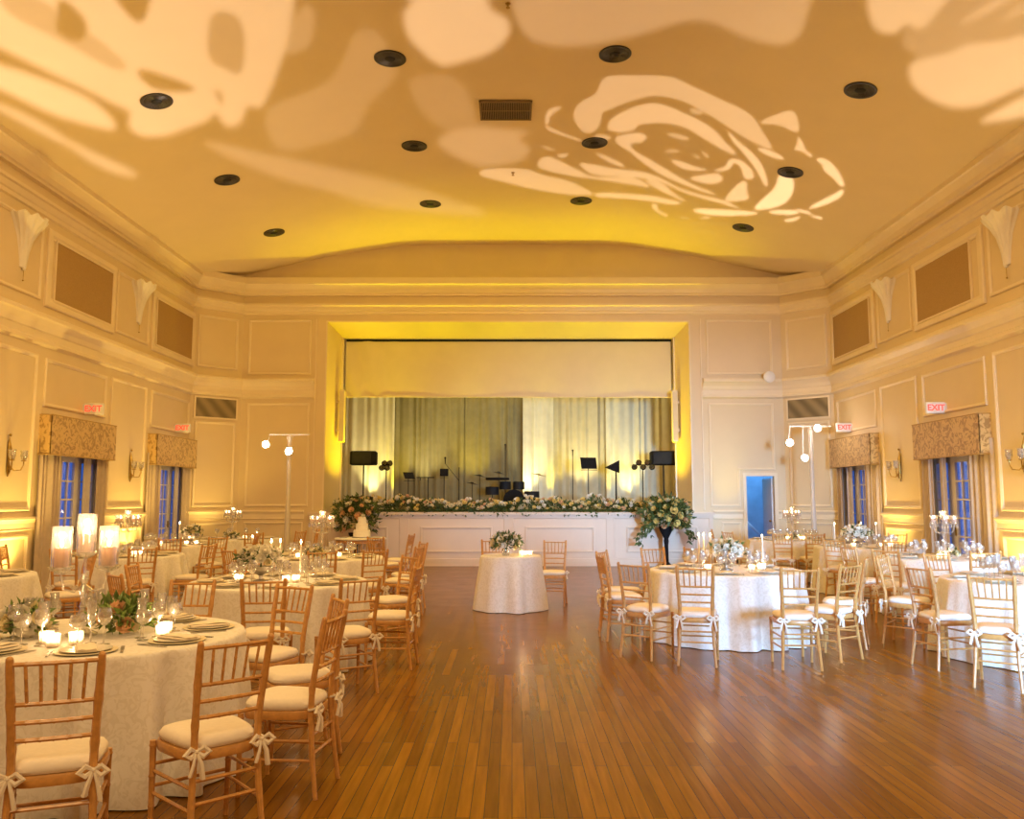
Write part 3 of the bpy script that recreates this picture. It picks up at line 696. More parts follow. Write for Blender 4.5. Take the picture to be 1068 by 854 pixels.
TAB = {  # centre of each round table and the words that single it out
 'L1': (-2.50, 5.20, 'front left table with the tall hurricane candles'),
 'L2': (-2.30, 8.50, 'second left table with the low rose compote'),
 'L3': (-2.65, 11.95, 'third left table before the cake'),
 'L5': (-5.65, 12.4, 'table by the nearer left door'),
 'L6': (-6.0, 9.1, 'table at the left photo edge'),
 'L7': (-6.05, 15.3, 'table by the farther left door'),
 'L8': (-5.60, 17.45, 'table in the far left corner'),
 'R1': (2.45, 9.87, 'blue-white table right of the dance floor'),
 'R2': (5.25, 8.65, 'table at the right photo edge'),
 'R3': (6.0, 11.9, 'table by the nearer right door'),
 'R5': (6.05, 14.6, 'table by the farther right door'),
 'R6': (5.6, 17.1, 'table in the far right corner')}
CH = [
 ('L1', -1.86, 3.55, 112, 'seen from behind at the bottom left corner of the photo'),
 ('L1', -1.26, 3.97, 133, 'with its back to the camera, second from the bottom left corner'),
 ('L1', -.98, 4.80, 172, 'in profile, nearest the dance floor, at the front left table'),
 ('L1', -1.12, 5.62, 207, 'behind the profile chair on the right of the front left table'),
 ('L1', -1.62, 6.42, 242, 'at the far right of the front left table, facing the camera'),
 ('L1', -2.50, 6.75, 270, 'at the far side of the front left table, facing the camera'),
 ('L2', -1.98, 6.86, 100, 'back to camera on the near side of the rose compote table'),
 ('L2', -1.22, 6.95, 124, 'at the near right of the rose compote table, bow ties showing'),
 ('L2', -.93, 8.19, 176, 'edge-on at the dance floor side of the rose compote table'),
 ('L2', -1.13, 9.62, 222, 'at the far right of the rose compote table'),
 ('L2', -3.42, 7.40, 43, 'at the near left of the rose compote table, seen nearly edge-on'),
 ('L2', -3.72, 8.45, 5, 'on the left side of the rose compote table'),
 ('L2', -2.9, 9.85, 290, 'at the far left of the rose compote table, facing the camera'),
 ('L3', -1.70, 10.72, 127, 'at the near right of the table before the cake'),
 ('L3', -1.24, 11.55, 166, 'edge-on at the dance floor side of the table before the cake'),
 ('L3', -2.32, 10.48, 100, 'back to camera on the near side of the table before the cake'),
 ('L3', -3.55, 10.90, 47, 'at the near left of the table before the cake'),
 ('L3', -1.30, 12.60, 205, 'at the far right of the table before the cake'),
 ('L5', -5.72, 10.93, 90, 'back to camera before the table by the nearer left door'),
 ('L5', -4.82, 11.20, 122, 'at the near right of the table by the nearer left door'),
 ('L5', -4.25, 12.05, 165, 'on the right of the table by the nearer left door'),
 ('L5', -7.02, 11.80, 15, 'by the left wall under the candle sconce'),
 ('L6', -4.95, 10.10, 222, 'at the far right of the table at the left photo edge'),
 ('L7', -5.55, 13.90, 108, 'back to camera, near side of the table by the farther left door'),
 ('L7', -4.93, 14.38, 138, 'at the near right of the table by the farther left door'),
 ('L7', -4.62, 15.45, 186, 'on the right of the table by the farther left door'),
 ('L8', -4.85, 16.10, 112, 'back to camera on the near side of the far left corner table'),
 ('L8', -4.20, 17.05, 158, 'at the near right of the far left corner table'),
 ('L8', -4.10, 18.1, 200, 'on the right of the far left corner table'),
 ('CK', -2.28, 14.3, 60, 'standing apart with its back to camera, in front of the cake table'),
 ('CK', -1.80, 15.4, 170, 'edge-on near the stage front, right of the cake table'),
 ('R1', 1.73, 8.13, 76, 'back to camera, left of centre before the blue-white tablecloth'),
 ('R1', 2.66, 7.95, 84, 'back to camera, right of centre before the blue-white tablecloth'),
 ('R1', 1.20, 8.52, 52, 'turned in at the near left of the blue-white table'),
 ('R1', 1.02, 9.75, 8, 'edge-on at the dance floor side of the blue-white table'),
 ('R1', 1.10, 10.55, -28, 'behind the edge-on chair, left of the blue-white table'),
 ('R1', 1.84, 11.24, -70, 'at the far left of the blue-white table, facing the camera'),
 ('R1', 2.45, 11.35, -92, 'at the far side of the blue-white table behind the roses'),
 ('R1', 3.32, 8.42, 125, 'at the near right of the blue-white table, in three-quarter view'),
 ('R1', 3.80, 9.20, 154, 'on the right of the blue-white table'),
 ('R6', 4.12, 17.65, -15, 'far back, left of the far right corner table'),
 ('R6', 4.18, 16.62, 22, 'far back, at the near left of the far right corner table'),
 ('R6', 4.97, 15.75, 66, 'back to camera on the near left of the far right corner table'),
 ('R6', 5.55, 15.68, 88, 'back to camera on the near side of the far right corner table'),
 ('R5', 5.08, 13.52, 48, 'at the near left of the table by the farther right door'),
 ('R5', 5.85, 13.10, 82, 'back to camera near the table by the farther right door'),
 ('R5', 7.02, 15.62, 222, 'by the right wall beyond the farther right door table'),
 ('R3', 4.52, 11.55, 12, 'on the left of the table by the nearer right door'),
 ('R3', 4.72, 10.85, 40, 'turned in at near left, table by the nearer right door'),
 ('R3', 5.75, 10.42, 80, 'back to camera on the near side of the nearer right door table'),
 ('R2', 3.83, 8.12, 14, 'in profile on the left of the right edge table'),
 ('R2', 4.18, 9.55, -42, 'at the far left of the right edge table'),
 ('R2', 4.98, 10.08, -78, 'at the far side of the right edge table, facing the camera'),
 ('R2', 3.98, 7.15, 52, 'back to camera before the right edge table, large white bows'),
 ('R2', 5.00, 6.95, 85, 'back to camera, cut off by the right photo edge'),
 ('R7', 6.62, 10.62, 105, 'small, far back beside the right wall at the photo edge'),
 ('SW', -.28, 13.30, -88, 'behind the small sweetheart table, left of the bouquet'),
 ('SW', .66, 13.12, -100, 'at the right of the small sweetheart table, facing the camera'),
]
for k, x, y, a, l in CH:
    tc = TAB[k][:2] if k in TAB else ((-.02, 12.36) if k == 'SW' else None)
    if tc:      # keep the front of the seat clear of the hanging cloth
        lim = .97 if k != 'SW' else .60; A = math.radians(a)
        for _ in range(9):
            fx, fy = x + math.cos(A) * .47 - tc[0], y + math.sin(A) * .47 - tc[1]; d_ = math.hypot(fx, fy)
            if d_ >= lim: break
            rx, ry = x - tc[0], y - tc[1]; rd = math.hypot(rx, ry); x += rx / rd * .02; y += ry / rd * .02
    chair(x, y, a, l, 'chiavari chairs at the ' + TAB[k][2] if k in TAB else 'chiavari chairs on the dance floor side')

# ------------------------------------------------------------------ tables and cloths
def round_table(R_, h=.745):
    t = thing('round_banquet_table', 'x', 'table')
    b = MB(); b.lathe([(0, h - .03), (R_ - .03, h - .03), (R_ - .02, h - .02), (R_ - .02, h - .005), (R_ - .03, h), (0, h)], 40); b.build('tabletop', M['white'], t)
    for i, (sx, sy) in enumerate(((1, 1), (-1, 1), (-1, -1), (1, -1))):
        b = MB(); b.tube([(sx * R_ * .35, sy * R_ * .35, h - .03), (sx * R_ * .45, sy * R_ * .45, 0)], .014, 8); b.build('leg', M['blackm'], t)
    return Proto(t)
def cloth_bm(R_, flare, nf, amp, seed, h=.76, N=300, cap=True):
    r = random.Random(seed); ph = [r.uniform(0, 2 * PI) for _ in range(4)]; b = MB(); K = 26
    b.v.append((0, 0, h))
    rows = [(f, 0) for f in (.25, .5, .75, .95)] + [(1, t) for t in [.0, .012, .03] + [.03 + .97 * k / K for k in range(1, K + 1)]]
    for f, t in rows:
        for k in range(N):
            a = 2 * PI * k / N
            w = math.sin(nf * a + ph[0] + 1.1 * math.sin(2 * a + ph[1]) + .5 * math.sin(5 * a + ph[3])) + .35 * math.sin((nf * 2 - 3) * a + ph[2])
            am = amp * (.7 + .5 * math.sin(3 * a + ph[3]))
            rr = R_ * f
            z = h
            if f == 1:
                rr = R_ - .012 + .012 * min(1, t / .02) + flare * t + am * w * min(1, t * 1.5) ** .8; z = h - max(0, t - .005) * (h - .004)
            b.v.append((rr * math.cos(a), rr * math.sin(a), z))
    for k in range(N): b.f.append((0, 1 + k, 1 + (k + 1) % N))
    for j in range(len(rows) - 1):
        for k in range(N): b.f.append((1 + j * N + k, 1 + (j + 1) * N + k, 1 + (j + 1) * N + (k + 1) % N, 1 + j * N + (k + 1) % N))
    return b
TR = .86
P_table = round_table(TR)
for i, (k, (x, y, w)) in enumerate(TAB.items()):
    P_table.place((x, y, 0), .3 * i, 'round folding table hidden under its cloth, the ' + w, 'round banquet tables')
    o = cloth_bm(TR, .07, 17, .055, 30 + i).build('tablecloth', M['cloth']); o.location = (x, y, 0)
    tag(o, 'floor-length ivory damask cloth draped over the ' + w, 'tablecloth', 'floor-length damask cloths')
SWX, SWY = -.02, 12.36
P_sw = round_table(.43); P_sw.place((SWX, SWY, 0), 0, 'small round table under the cloth alone on the dance floor', 'round banquet tables')
o = cloth_bm(.43, .10, 7, .05, 5).build('tablecloth', M['cloth']); o.location = (SWX, SWY, 0); tag(o, 'ivory lace cloth in deep folds on the small table alone on dance floor', 'tablecloth', 'floor-length damask cloths')

# ------------------------------------------------------------------ tableware prototypes
b = MB(); b.lathe([(0, .003), (.12, .002), (.155, .007), (.157, .010), (.12, .007), (0, .007)], 32); rt = thing('place_setting_plate', 'x', 'plate')
b.build('charger', M['charger'], rt)
b = MB(); b.lathe([(0, .0075), (.09, .0075), (.128, .016), (.130, .019), (.09, .0125), (0, .0120)], 32); b.build('dinner_plate', M['plate'], rt)
P_plate = Proto(rt)
def napkin_bm():
    b = MB(); n = 8
    for L in range(2):
        base = len(b.v)
        for j in range(n + 1):
            for i in range(5):
                x = (-.5 + i / 4) * (.10 - .015 * L); y = (-.5 + j / n) * .23
                b.v.append((x, y, .018 + .010 * L + .006 * math.cos((j / n - .5) * PI) + .003 * math.sin(i * 2 + j)))
        for j in range(n):
            for i in range(4): q = base + j * 5 + i; b.f.append((q, q + 1, q + 6, q + 5))
    base = len(b.v)
    b.box((0, 0, .022), (.098, .22, .012), .004)
    return b
rt = napkin_bm().build('napkin', M['napkin']); tag(rt, 'x', 'napkin'); P_nap = Proto(rt)
def goblet(name, h, r, mat=M['glass'], label='x'):
    b = MB(); b.lathe([(0, 0), (.034, .001), (.034, .003), (.006, .008), (.0038, .02), (.0038, h * .48), (.01, h * .52), (r * .8, h * .62), (r, h * .75), (r * .88, h), (r * .85, h), (r * .96, h * .75), (r * .76, h * .63), (0, h * .545)], 16)
    o = b.build(name, mat); tag(o, label, 'glass'); return Proto(o)
P_wine = goblet('wine_glass', .20, .040); P_water = goblet('water_goblet', .17, .046)
b = MB(); b.lathe([(0, 0), (.032, .001), (.032, .003), (.005, .008), (.004, .09), (.018, .11), (.025, .16), (.027, .23), (.0255, .23), (.022, .15), (0, .105)], 14)
o = b.build('champagne_flute', M['glass']); tag(o, 'x', 'glass'); P_flute = Proto(o)
b = MB(); b.box((0, 0, .003), (.012, .19, .003), 0); b.box((0, .085, .003), (.022, .05, .003)); o = b.build('fork', M['silver']); tag(o, 'x', 'cutlery'); P_fork = Proto(o)
b = MB(); b.box((0, -.05, .003), (.012, .10, .004)); b.box((0, .05, .003), (.018, .11, .002)); o = b.build('knife', M['silver']); tag(o, 'x', 'cutlery'); P_knife = Proto(o)
# votive
rt = thing('votive_candle', 'x', 'candle')
b = MB(); b.lathe([(0, 0), (.030, 0), (.034, .004), (.038, .07), (.036, .07), (.032, .006), (0, .005)], 18); b.build('frosted_cup', M['votive'], rt)
b = MB(); b.lathe([(0, .006), (.027, .006), (.027, .03), (0, .032)], 14); b.build('wax', M['candle'], rt)
FL = [(0.0001, 0), (.005, .004), (.0075, .012), (.006, .022), (.003, .031), (.0001, .038)]
b = MB(); b.lathe(FL, 8, (0, 0, .033)); b.build('flame', M['flame'], rt)
P_vot = Proto(rt)
# taper in holder
rt = thing('taper_candle', 'x', 'candle')
b = MB(); b.lathe([(0, 0), (.045, .0), (.045, .006), (.012, .012), (.010, .10), (.018, .115), (.018, .13), (.0, .13)], 16); b.build('glass_holder', M['glass'], rt)
b = MB(); b.lathe([(0, .12), (.011, .12), (.009, .36), (.004, .365), (0, .366)], 10); b.build('taper', M['candle'], rt)
b = MB(); b.lathe(FL, 8, (0, 0, .37)); b.build('flame', M['flame'], rt)
P_taper = Proto(rt)
def candelabrum(label, armr, nar, stem, cupr, cuph, candle_h, candle_r, cmat, prisms, hurricane, stag=0.):
    t = thing('crystal_candelabrum', label, 'candelabrum')
    b = MB(); b.lathe([(0, 0), (.085, 0), (.09, .012), (.05, .03), (.02, .045), (.026, .07), (.014, .09), (.024, .13), (.012, .17), (.022, stem * .5), (.012, stem * .6), (.026, stem * .8), (.012, stem * .9), (.03, stem), (.02, stem + .03), (0, stem + .035)], 20)
    b.build('faceted_stem', M['glass'], t, smooth=False)
    pos = []
    for k in range(nar):
        a = 2 * PI * k / nar + .35; dz = stag * (k == 0)
        pos.append((armr * math.cos(a), armr * math.sin(a), stem + .06 + dz))
    if not hurricane: pos.append((0, 0, stem + .12))
    for (x, y, z) in pos:
        b = MB()
        if abs(x) + abs(y) > 0: b.tube([(0, 0, stem - .03), (x * .4, y * .4, stem - .07), (x * .85, y * .85, stem - .05), (x, y, z - .01)], .008, 6)
        else: b.tube([(0, 0, stem), (0, 0, z)], .01, 6)
        b.lathe([(.01, -.02), (.055 if hurricane else .04, .0), (.075 if hurricane else .05, .02), (.07 if hurricane else .046, .022), (.03, .004), (0, .002)], 16, (x, y, z))
        a = b.build('arm', M['glass'], t)
        b = MB(); b.lathe([(cupr, 0), (cupr * 1.03, cuph * .5), (cupr * (1.0 if hurricane else 1.35), cuph), (cupr * (.97 if hurricane else 1.3), cuph), (cupr * .98, cuph * .5), (cupr * .95, .002), (0, .001)], 20, (x, y, z + .004)); b.build('glass_cylinder', M['glass'], a)
        b = MB(); b.lathe([(0, .006), (candle_r, .006), (candle_r, candle_h), (candle_r * .5, candle_h + .004), (0, candle_h - .002)], 16, (x, y, z)); b.build('candle', cmat, a)
        b = MB(); b.lathe([(r * (1.5 if hurricane else 1.1), q * (1.5 if hurricane else 1.1)) for r, q in FL], 8, (x, y, z + candle_h + .004)); b.build('flame', M['flame'], a)
        if prisms:
            b = MB()
            for q in range(8):
                g = 2 * PI * q / 8; px, py = x + .046 * math.cos(g), y + .046 * math.sin(g)
                b.lathe([(.0005, 0), (.006, -.012), (.007, -.05), (.0005, -.075)], 4, (px, py, z + .015))
            b.build('prisms', M['glass'], a, smooth=False)
    return t, pos
# ------------------------------------------------------------------ flowers
def blossom_bm(r, seed, petals=5, layers=4):
    rn = random.Random(seed); b = MB()
    b.ball((0, 0, r * .15), r * .38, 7, 5)
    for L in range(layers):
        rad = r * (.38 + .62 * L / (layers - 1)); n = petals + L; up = r * (.75 - .55 * L / (layers - 1)); off = rn.uniform(0, 2)
        for k in range(n):
            a = 2 * PI * k / n + off; w = 1.3 * PI / n; base = len(b.v)
            for j in range(3):
                t = j / 2; rr = rad * (.35 + .65 * math.sin(t * PI / 2)); zz = -r * .35 * (1 - t) * (1) + up * t
                if j == 2: rr *= 1.06
                for i in range(4):
                    g = a + (i / 3 - .5) * 2 * w * (.5 + .5 * math.sin(PI * (.25 + t * .6))); q = rr * (1 - .06 * (i in (0, 3)))
                    b.v.append((q * math.cos(g), q * math.sin(g), zz - (.08 * r if i in (0, 3) else 0)))
            for j in range(2):
                for i in range(3): q = base + j * 4 + i; b.f.append((q, q + 1, q + 5, q + 4))
    return b
BL = {}
for c in ('rosew', 'rosep', 'rosey', 'rosec'):
    BL[c] = [blossom_bm(1.0, s) for s in (1, 2)]
BLM = {}
def blossom_mesh(c, k):
    if (c, k) not in BLM:
        o = BL[c][k].build(M[c].name.replace('_petal', ''), M[c]); BLM[(c, k)] = o.data; bpy.data.objects.remove(o)
    return BLM[(c, k)]
def add_blossom(parent, c, loc, r, normal, rn):
    o = bpy.data.objects.new({'rosew': 'white_rose', 'rosep': 'peach_rose', 'rosey': 'yellow_rose', 'rosec': 'cream_rose'}[c], blossom_mesh(c, rn.randrange(2))); C.objects.link(o); o.parent = parent
    o.location = loc; o.scale = (r, r, r * .8); q = Vector(normal).to_track_quat('Z', 'Y'); o.rotation_euler = q.to_euler()
def leaves(b, pts, rn, size=.05, narrow=.4):
    """pts = [(pos, outward direction)] -> bent pointed leaves"""
    for p, d in pts:
        d = Vector(d).normalized(); d = (d + Vector((rn.gauss(0, .45), rn.gauss(0, .45), rn.gauss(0, .45)))).normalized()
        sd = d.cross(Vector((rn.gauss(0, 1), rn.gauss(0, 1), rn.gauss(0, 1)))).normalized(); nn = d.cross(sd); L = size * rn.uniform(.6, 1.4); p = Vector(p)
        v = [p, p + d * L * .45 + sd * L * narrow * .5 + nn * L * .06, p + d * L * .45 - nn * L * .04, p + d * L * .45 - sd * L * narrow * .5 + nn * L * .06, p + d * L - nn * L * .12]
        b.add(v, [(0, 1, 2), (0, 2, 3), (1, 4, 2), (2, 4, 3)])
def bouquet(parent, c, rad, nbl, cols, nleaf, seed, br=.04, sq=(1, 1, .8), leafm='leaf', ls=.06, zmin=-.25):
    rn = random.Random(seed); c = Vector(c); pts = []
    for k in range(nleaf):
        d = Vector((rn.gauss(0, 1), rn.gauss(0, 1), rn.gauss(0, 1) * .8 + .25)).normalized()
        if d.z < zmin: d.z = -d.z * .5
        q = rn.uniform(.5, 1.0); pts.append((c + Vector((d.x * sq[0], d.y * sq[1], d.z * sq[2])) * rad * q, d))
    b = MB(); leaves(b, pts, rn, ls); b.tube([c - Vector((0, 0, rad * .7)), c + Vector((0, 0, rad * .5))], [.012, .004], 5)
    f = b.build('foliage', M[leafm], parent, smooth=False)
    for k in range(nbl):
        g = k * 2.399963; zz = 1 - (k + .5) / nbl * (1 - zmin); rr = math.sqrt(max(0, 1 - zz * zz)); d = Vector((rr * math.cos(g), rr * math.sin(g), zz))
        q = rn.uniform(.82, 1.02); add_blossom(parent, rn.choice(cols), c + Vector((d.x * sq[0], d.y * sq[1], d.z * sq[2])) * rad * q, br * rn.uniform(.7, 1.25), d, rn)

TOP = .762
def compote(label, loc, seed, sc_=1.0, cols=('rosew', 'rosew', 'rosew', 'rosec'), n=26):
    t = thing('rose_centerpiece', label, 'flower arrangement', loc)
    b = MB(); b.lathe([(0, 0), (.075, 0), (.075, .012), (.025, .03), (.02, .06), (.05, .08), (.11, .11), (.125, .15), (.115, .15), (.09, .11), (0, .09)], 24); b.build('compote_bowl', M['silver'], t)
    bouquet(t, (0, 0, .21), .17 * sc_, n, cols, 160, seed, .045, (1.15, 1.0, .75), ls=.06, zmin=-.15)
    return t

# ------------------------------------------------------------------ dress the tables
hour = ['twelve', 'one', 'two', 'three', 'four', 'five', 'six', 'seven', 'eight', 'nine', 'ten', 'eleven']
def hr(a):   # a: 0 = +X (right of photo), 90 = away from the camera -> clock words with six nearest the camera
    return hour[int(round((90 - a) / 30)) % 12] + " o'clock"
SHORT = {'L1': 'front left table', 'L2': 'rose compote table', 'L3': 'table before the cake', 'L5': 'table by nearer left door', 'L6': 'table at left photo edge', 'L7': 'table by farther left door', 'L8': 'far left corner table',
         'R1': 'blue-white table', 'R2': 'table at right photo edge', 'R3': 'table by nearer right door', 'R5': 'table by farther right door', 'R6': 'far right corner table'}
LAMPS = []
def dress(k, nseat, phase, glasses, votives, cutlery=False):
    cx, cy, _ = TAB[k]; nm = SHORT[k]; rn = random.Random(sum(map(ord, k)))
    for i in range(nseat):
        a = phase + 360 / nseat * i; A = math.radians(a); ca, sa = math.cos(A), math.sin(A)
        px, py = cx + ca * .64, cy + sa * .64; a = (a + 180) % 360 - 180
        P_plate.place((px, py, TOP), A, "white dinner plate at %s of the %s" % (hr(a), nm), 'plates on the ' + nm)
        P_nap.place((px, py, TOP), A + PI / 2 + rn.uniform(-.15, .15), 'cream napkin on the plate at %s of the %s' % (hr(a), nm), 'napkins on the ' + nm)
        if cutlery:
            for q, P, w in ((-.085 - .09, P_fork, 'fork left'), (.085 + .09, P_knife, 'knife right')):
                P.place((px - sa * q, py + ca * q, TOP), A + PI / 2, 'silver %s of plate at %s, %s' % (w, hr(a), nm), 'cutlery on the ' + nm)
        for g, (P, w, dr, dt) in enumerate(((P_wine, 'clear stemmed wine glass', .42, .07), (P_water, 'clear footed water goblet', .44, -.06), (P_flute, 'slim champagne flute', .36, .0))[:glasses]):
            P.place((cx + ca * dr - sa * dt, cy + sa * dr + ca * dt, TOP), 0, '%s behind the plate at %s, %s' % (w, hr(a), nm), w + 's on the ' + nm)
    for (dx, dy, w) in votives:
        P_vot.place((cx + dx, cy + dy, TOP), 0, 'lit frosted votive candle %s on the %s' % (w, nm), 'votives on the ' + nm)
        LAMPS.append((cx + dx, cy + dy, TOP + .06, .9))
dress('L1', 8, -68, 3, [(-.02, -.44, 'front-most of the near trio'), (-.10, -.36, 'left of the near trio'), (.07, -.37, 'right of the near trio'), (.45, -.12, 'at the right of the flowers'), (.42, .0, 'behind the right-hand one')], True)
dress('L2', 8, -75, 3, [(.12, -.20, 'right of the roses'), (.20, -.14, 'farther right of the roses'), (-.36, -.10, 'left of the roses'), (-.40, -.03, 'far left of the roses')], True)
dress('L3', 8, -60, 2, [(.28, -.2, 'right of the candelabrum'), (-.25, -.3, 'left of the candelabrum')])
dress('L5', 8, -60, 2, [(.30, -.25, 'nearer right'), (.36, -.18, 'farther right'), (-.3, -.2, 'left')])
dress('L6', 8, -50, 1, [(.3, -.2, 'near the right rim')])
dress('L7', 8, -60, 2, [(.5, -.25, 'right of the taper'), (.35, -.3, 'in front of the taper'), (-.1, -.3, 'left of the taper')])
dress('L8', 8, -60, 1, [(.25, -.3, 'right of the candelabrum'), (.35, -.1, 'far right')])
dress('R1', 8, -58, 3, [(-.25, -.22, 'left of the roses'), (.24, -.22, 'right of the roses'), (.36, -.14, 'second right of the roses'), (.42, -.02, 'beside the taper')], True)
dress('R2', 8, -60, 3, [(-.15, -.3, 'near left'), (.1, -.34, 'near middle')], True)
dress('R3', 8, -70, 3, [(-.22, -.3, 'front left of the candelabrum'), (-.14, -.34, 'front of the candelabrum'), (.25, -.3, 'right of the candelabrum'), (.38, -.25, 'far right of the candelabrum')])
dress('R5', 8, -60, 2, [(-.35, -.3, 'front left of the flowers'), (.1, -.35, 'front of the flowers'), (.25, -.33, 'front right of the flowers')])
dress('R6', 8, -60, 2, [(-.2, -.3, 'left of the candelabrum'), (.05, -.35, 'front of the candelabrum'), (.12, -.3, 'front right of the candelabrum')])
# candelabra
cx, cy, _ = TAB['L1']
t, pos = candelabrum('large crystal candelabrum with three hurricane glasses on the front left table', .145, 3, .33, .055, .25, .13, .042, M['pink'], False, True, .07)
t.location = (cx - .06, cy - .05, TOP); t.rotation_euler = (0, 0, 1.67)
rm = Matrix.Rotation(1.67, 3, 'Z')
for p in pos: q = rm @ Vector(p); LAMPS.append((cx - .06 + q.x, cy - .05 + q.y, TOP + q.z + .20, 3))
t, pos = candelabrum('x', .14, 5, .40, .036, .11, .065, .028, M['pink'], True, False)
P_cand = Proto(t)
for k, dx, dy, l in (('L3', .0, .0, 'crystal candelabrum with prisms on the table before the cake'), ('L5', .12, -.1, 'crystal candelabrum with prisms on the table by the nearer left door'),
                     ('L8', -.1, 0, 'small-looking crystal candelabrum far back in the left corner'), ('R3', .0, 0, 'crystal candelabrum with prisms before the nearer right door'), ('R6', .0, 0, 'small-looking crystal candelabrum far back beside the open back doorway')):
    x, y, _ = TAB[k]; P_cand.place((x + dx, y + dy, TOP), .3, l, 'prism candelabra')
    LAMPS.append((x + dx, y + dy, TOP + .68, 5))
# flower centrepieces
x, y, _ = TAB['L2']; compote('low pink-white rose arrangement in a silver compote on second left table', (x - .16, y - .08, TOP), 11, 1.15, n=34)
x, y, _ = TAB['R1']; compote('white rose arrangement in a pedestal compote on the blue-white table', (x - .02, y - .12, TOP), 12, 1.1, n=34)
x, y, _ = TAB['R5']; compote('white hydrangea arrangement between three tapers near the farther right door', (x - .25, y - .2, TOP), 13, 1.3, n=38)
x, y, _ = TAB['L7']; compote('loose green and cream flowers beside the taper near farther left door', (x + .35, y - .1, TOP), 14, 1.0, n=16)
t = thing('fern_flower_arrangement', 'green fern and cream roses around the foot of the hurricane candelabrum', 'flower arrangement', (cx + .10, cy - .02, TOP + .10))
bouquet(t, (.06, 0, 0), .14, 12, ('rosew', 'rosec', 'rosep'), 320, 3, .045, (1.25, .8, .75), 'leafl', .07, zmin=-.5)
t = thing('fern_flower_arrangement', 'green fern and cream roses at the left of the hurricane candelabrum', 'flower arrangement', (cx - .36, cy - .12, TOP + .09))
bouquet(t, (0, 0, 0), .12, 12, ('rosew', 'rosec'), 200, 4, .045, (1.1, .8, .8), 'leafl', .06, zmin=-.5)
for k, n_ in (('L3', 'low cream flowers around the candelabrum of the table before cake'), ('R3', 'low cream flowers under the candelabrum before the nearer right door'), ('R6', 'low cream flowers in the far right corner table'), ('L5', 'low green flowers on the table by nearer left door'), ('L8', 'low cream flowers on the far left corner table'), ('R2', 'low cream flowers on the table at the right photo edge')):
    x, y, _ = TAB[k]; t = thing('low_flower_arrangement', n_, 'flower arrangement', (x - .05, y - .22, TOP + .07)); bouquet(t, (0, 0, 0), .09, 14, ('rosew', 'rosec'), 120, ord(k[1]), .04, (1.7, .9, .8), 'leaf', .05, zmin=-.4)
# sweetheart bouquet
t = thing('bride_bouquet', 'green and white bouquet on the small table alone on the dance floor', 'flower arrangement', (SWX - .07, SWY - .12, TOP))
b = MB(); b.lathe([(0, 0), (.05, 0), (.06, .05), (.055, .09), (.05, .09), (.05, .01), (0, .01)], 16); b.build('glass_bowl', M['glass'], t)
bouquet(t, (0, 0, .17), .19, 20, ('rosew', 'rosew', 'rosec'), 420, 8, .048, (1.1, .9, .75), 'leaf', .07, zmin=-.45)
for dx, w in ((.16, 'left'), (.22, 'middle'), (.27, 'right')):
    P_vot.place((SWX + dx, SWY - .18 + .04 * (dx < .2), TOP), 0, 'lit frosted votive, %s of the trio on the small dance floor table' % w, 'votives on the small table'); LAMPS.append((SWX + dx, SWY - .18, TOP + .06, .9))
# tapers
for k, dx, dy, l in (('R1', .36, -.25, 'tall lit taper at the right of the blue-white table'), ('R1', -.25, .22, 'lit taper behind the roses, left one'), ('R1', -.18, .28, 'lit taper behind the roses, middle one'), ('R1', -.12, .2, 'lit taper behind the roses, right one'),
                     ('L2', .22, -.05, 'tall lit taper right of the second left roses'), ('L2', -.12, .12, 'lit taper behind the second left roses'), ('L2', -.05, .2, 'lit taper behind the second left roses, rear one'),
                     ('L7', .20, -.25, 'lit taper before the farther left door'), ('R5', -.60, -.15, 'left taper of three by the flowers near farther right door'), ('R5', -.05, .1, 'middle taper of three by the flowers near farther right door'), ('R5', .12, -.1, 'right taper of three by the flowers near farther right door')):
    x, y, _ = TAB[k]; P_taper.place((x + dx, y + dy, TOP), 0, l, 'lit tapers'); LAMPS.append((x + dx, y + dy, TOP + .40, 1.0))

# ------------------------------------------------------------------ cake table
CKX, CKY = -3.22, 18.2
t = thing('cake_table', 'gold spindle-sided table with white top, holding the cake', 'table', (CKX, CKY, 0))
b = MB(); b.lathe([(0, .70), (.52, .70), (.545, .715), (.545, .735), (.53, .745), (0, .745)], 40); b.build('white_top', M['white'], t)
b = MB(); b.lathe([(.49, .64), (.51, .64), (.51, .70), (.49, .70)], 40); b.lathe([(.47, .12), (.49, .12), (.49, .15), (.47, .15)], 40); b.build('apron', M['gold'], t)
for k in range(4):
    a = PI / 4 + PI / 2 * k; b = MB(); b.tube([(.5 * math.cos(a), .5 * math.sin(a), 0), (.5 * math.cos(a), .5 * math.sin(a), .7)], .02, 8); b.build('leg', M['gold'], t)
b = MB()
for k in range(28):
    a = 2 * PI * k / 28; b.tube([(.485 * math.cos(a), .485 * math.sin(a), .14), (.495 * math.cos(a), .495 * math.sin(a), .66)], .010, 6)
b.build('spindles', M['gold'], t)
t = thing('wedding_cake', 'three-tier white wedding cake in front of the left floral arrangement', 'cake', (CKX + .03, CKY - .02, .747))
b = MB(); b.lathe([(0, 0), (.21, 0), (.21, .012), (0, .012)], 28); b.build('cake_board', M['silver'], t)
z = .012
for r, h in ((.18, .15), (.13, .14), (.085, .13)):
    b = MB(); b.lathe([(0, 0), (r, 0), (r + .006, .01), (r, .022), (r, h - .012), (r - .01, h), (0, h)], 32, (0, 0, z)); b.build('tier', M['cake'], t); z += h
bouquet(t, (.02, 0, z + .02), .04, 5, ('rosew',), 14, 77, .03, ls=.03)
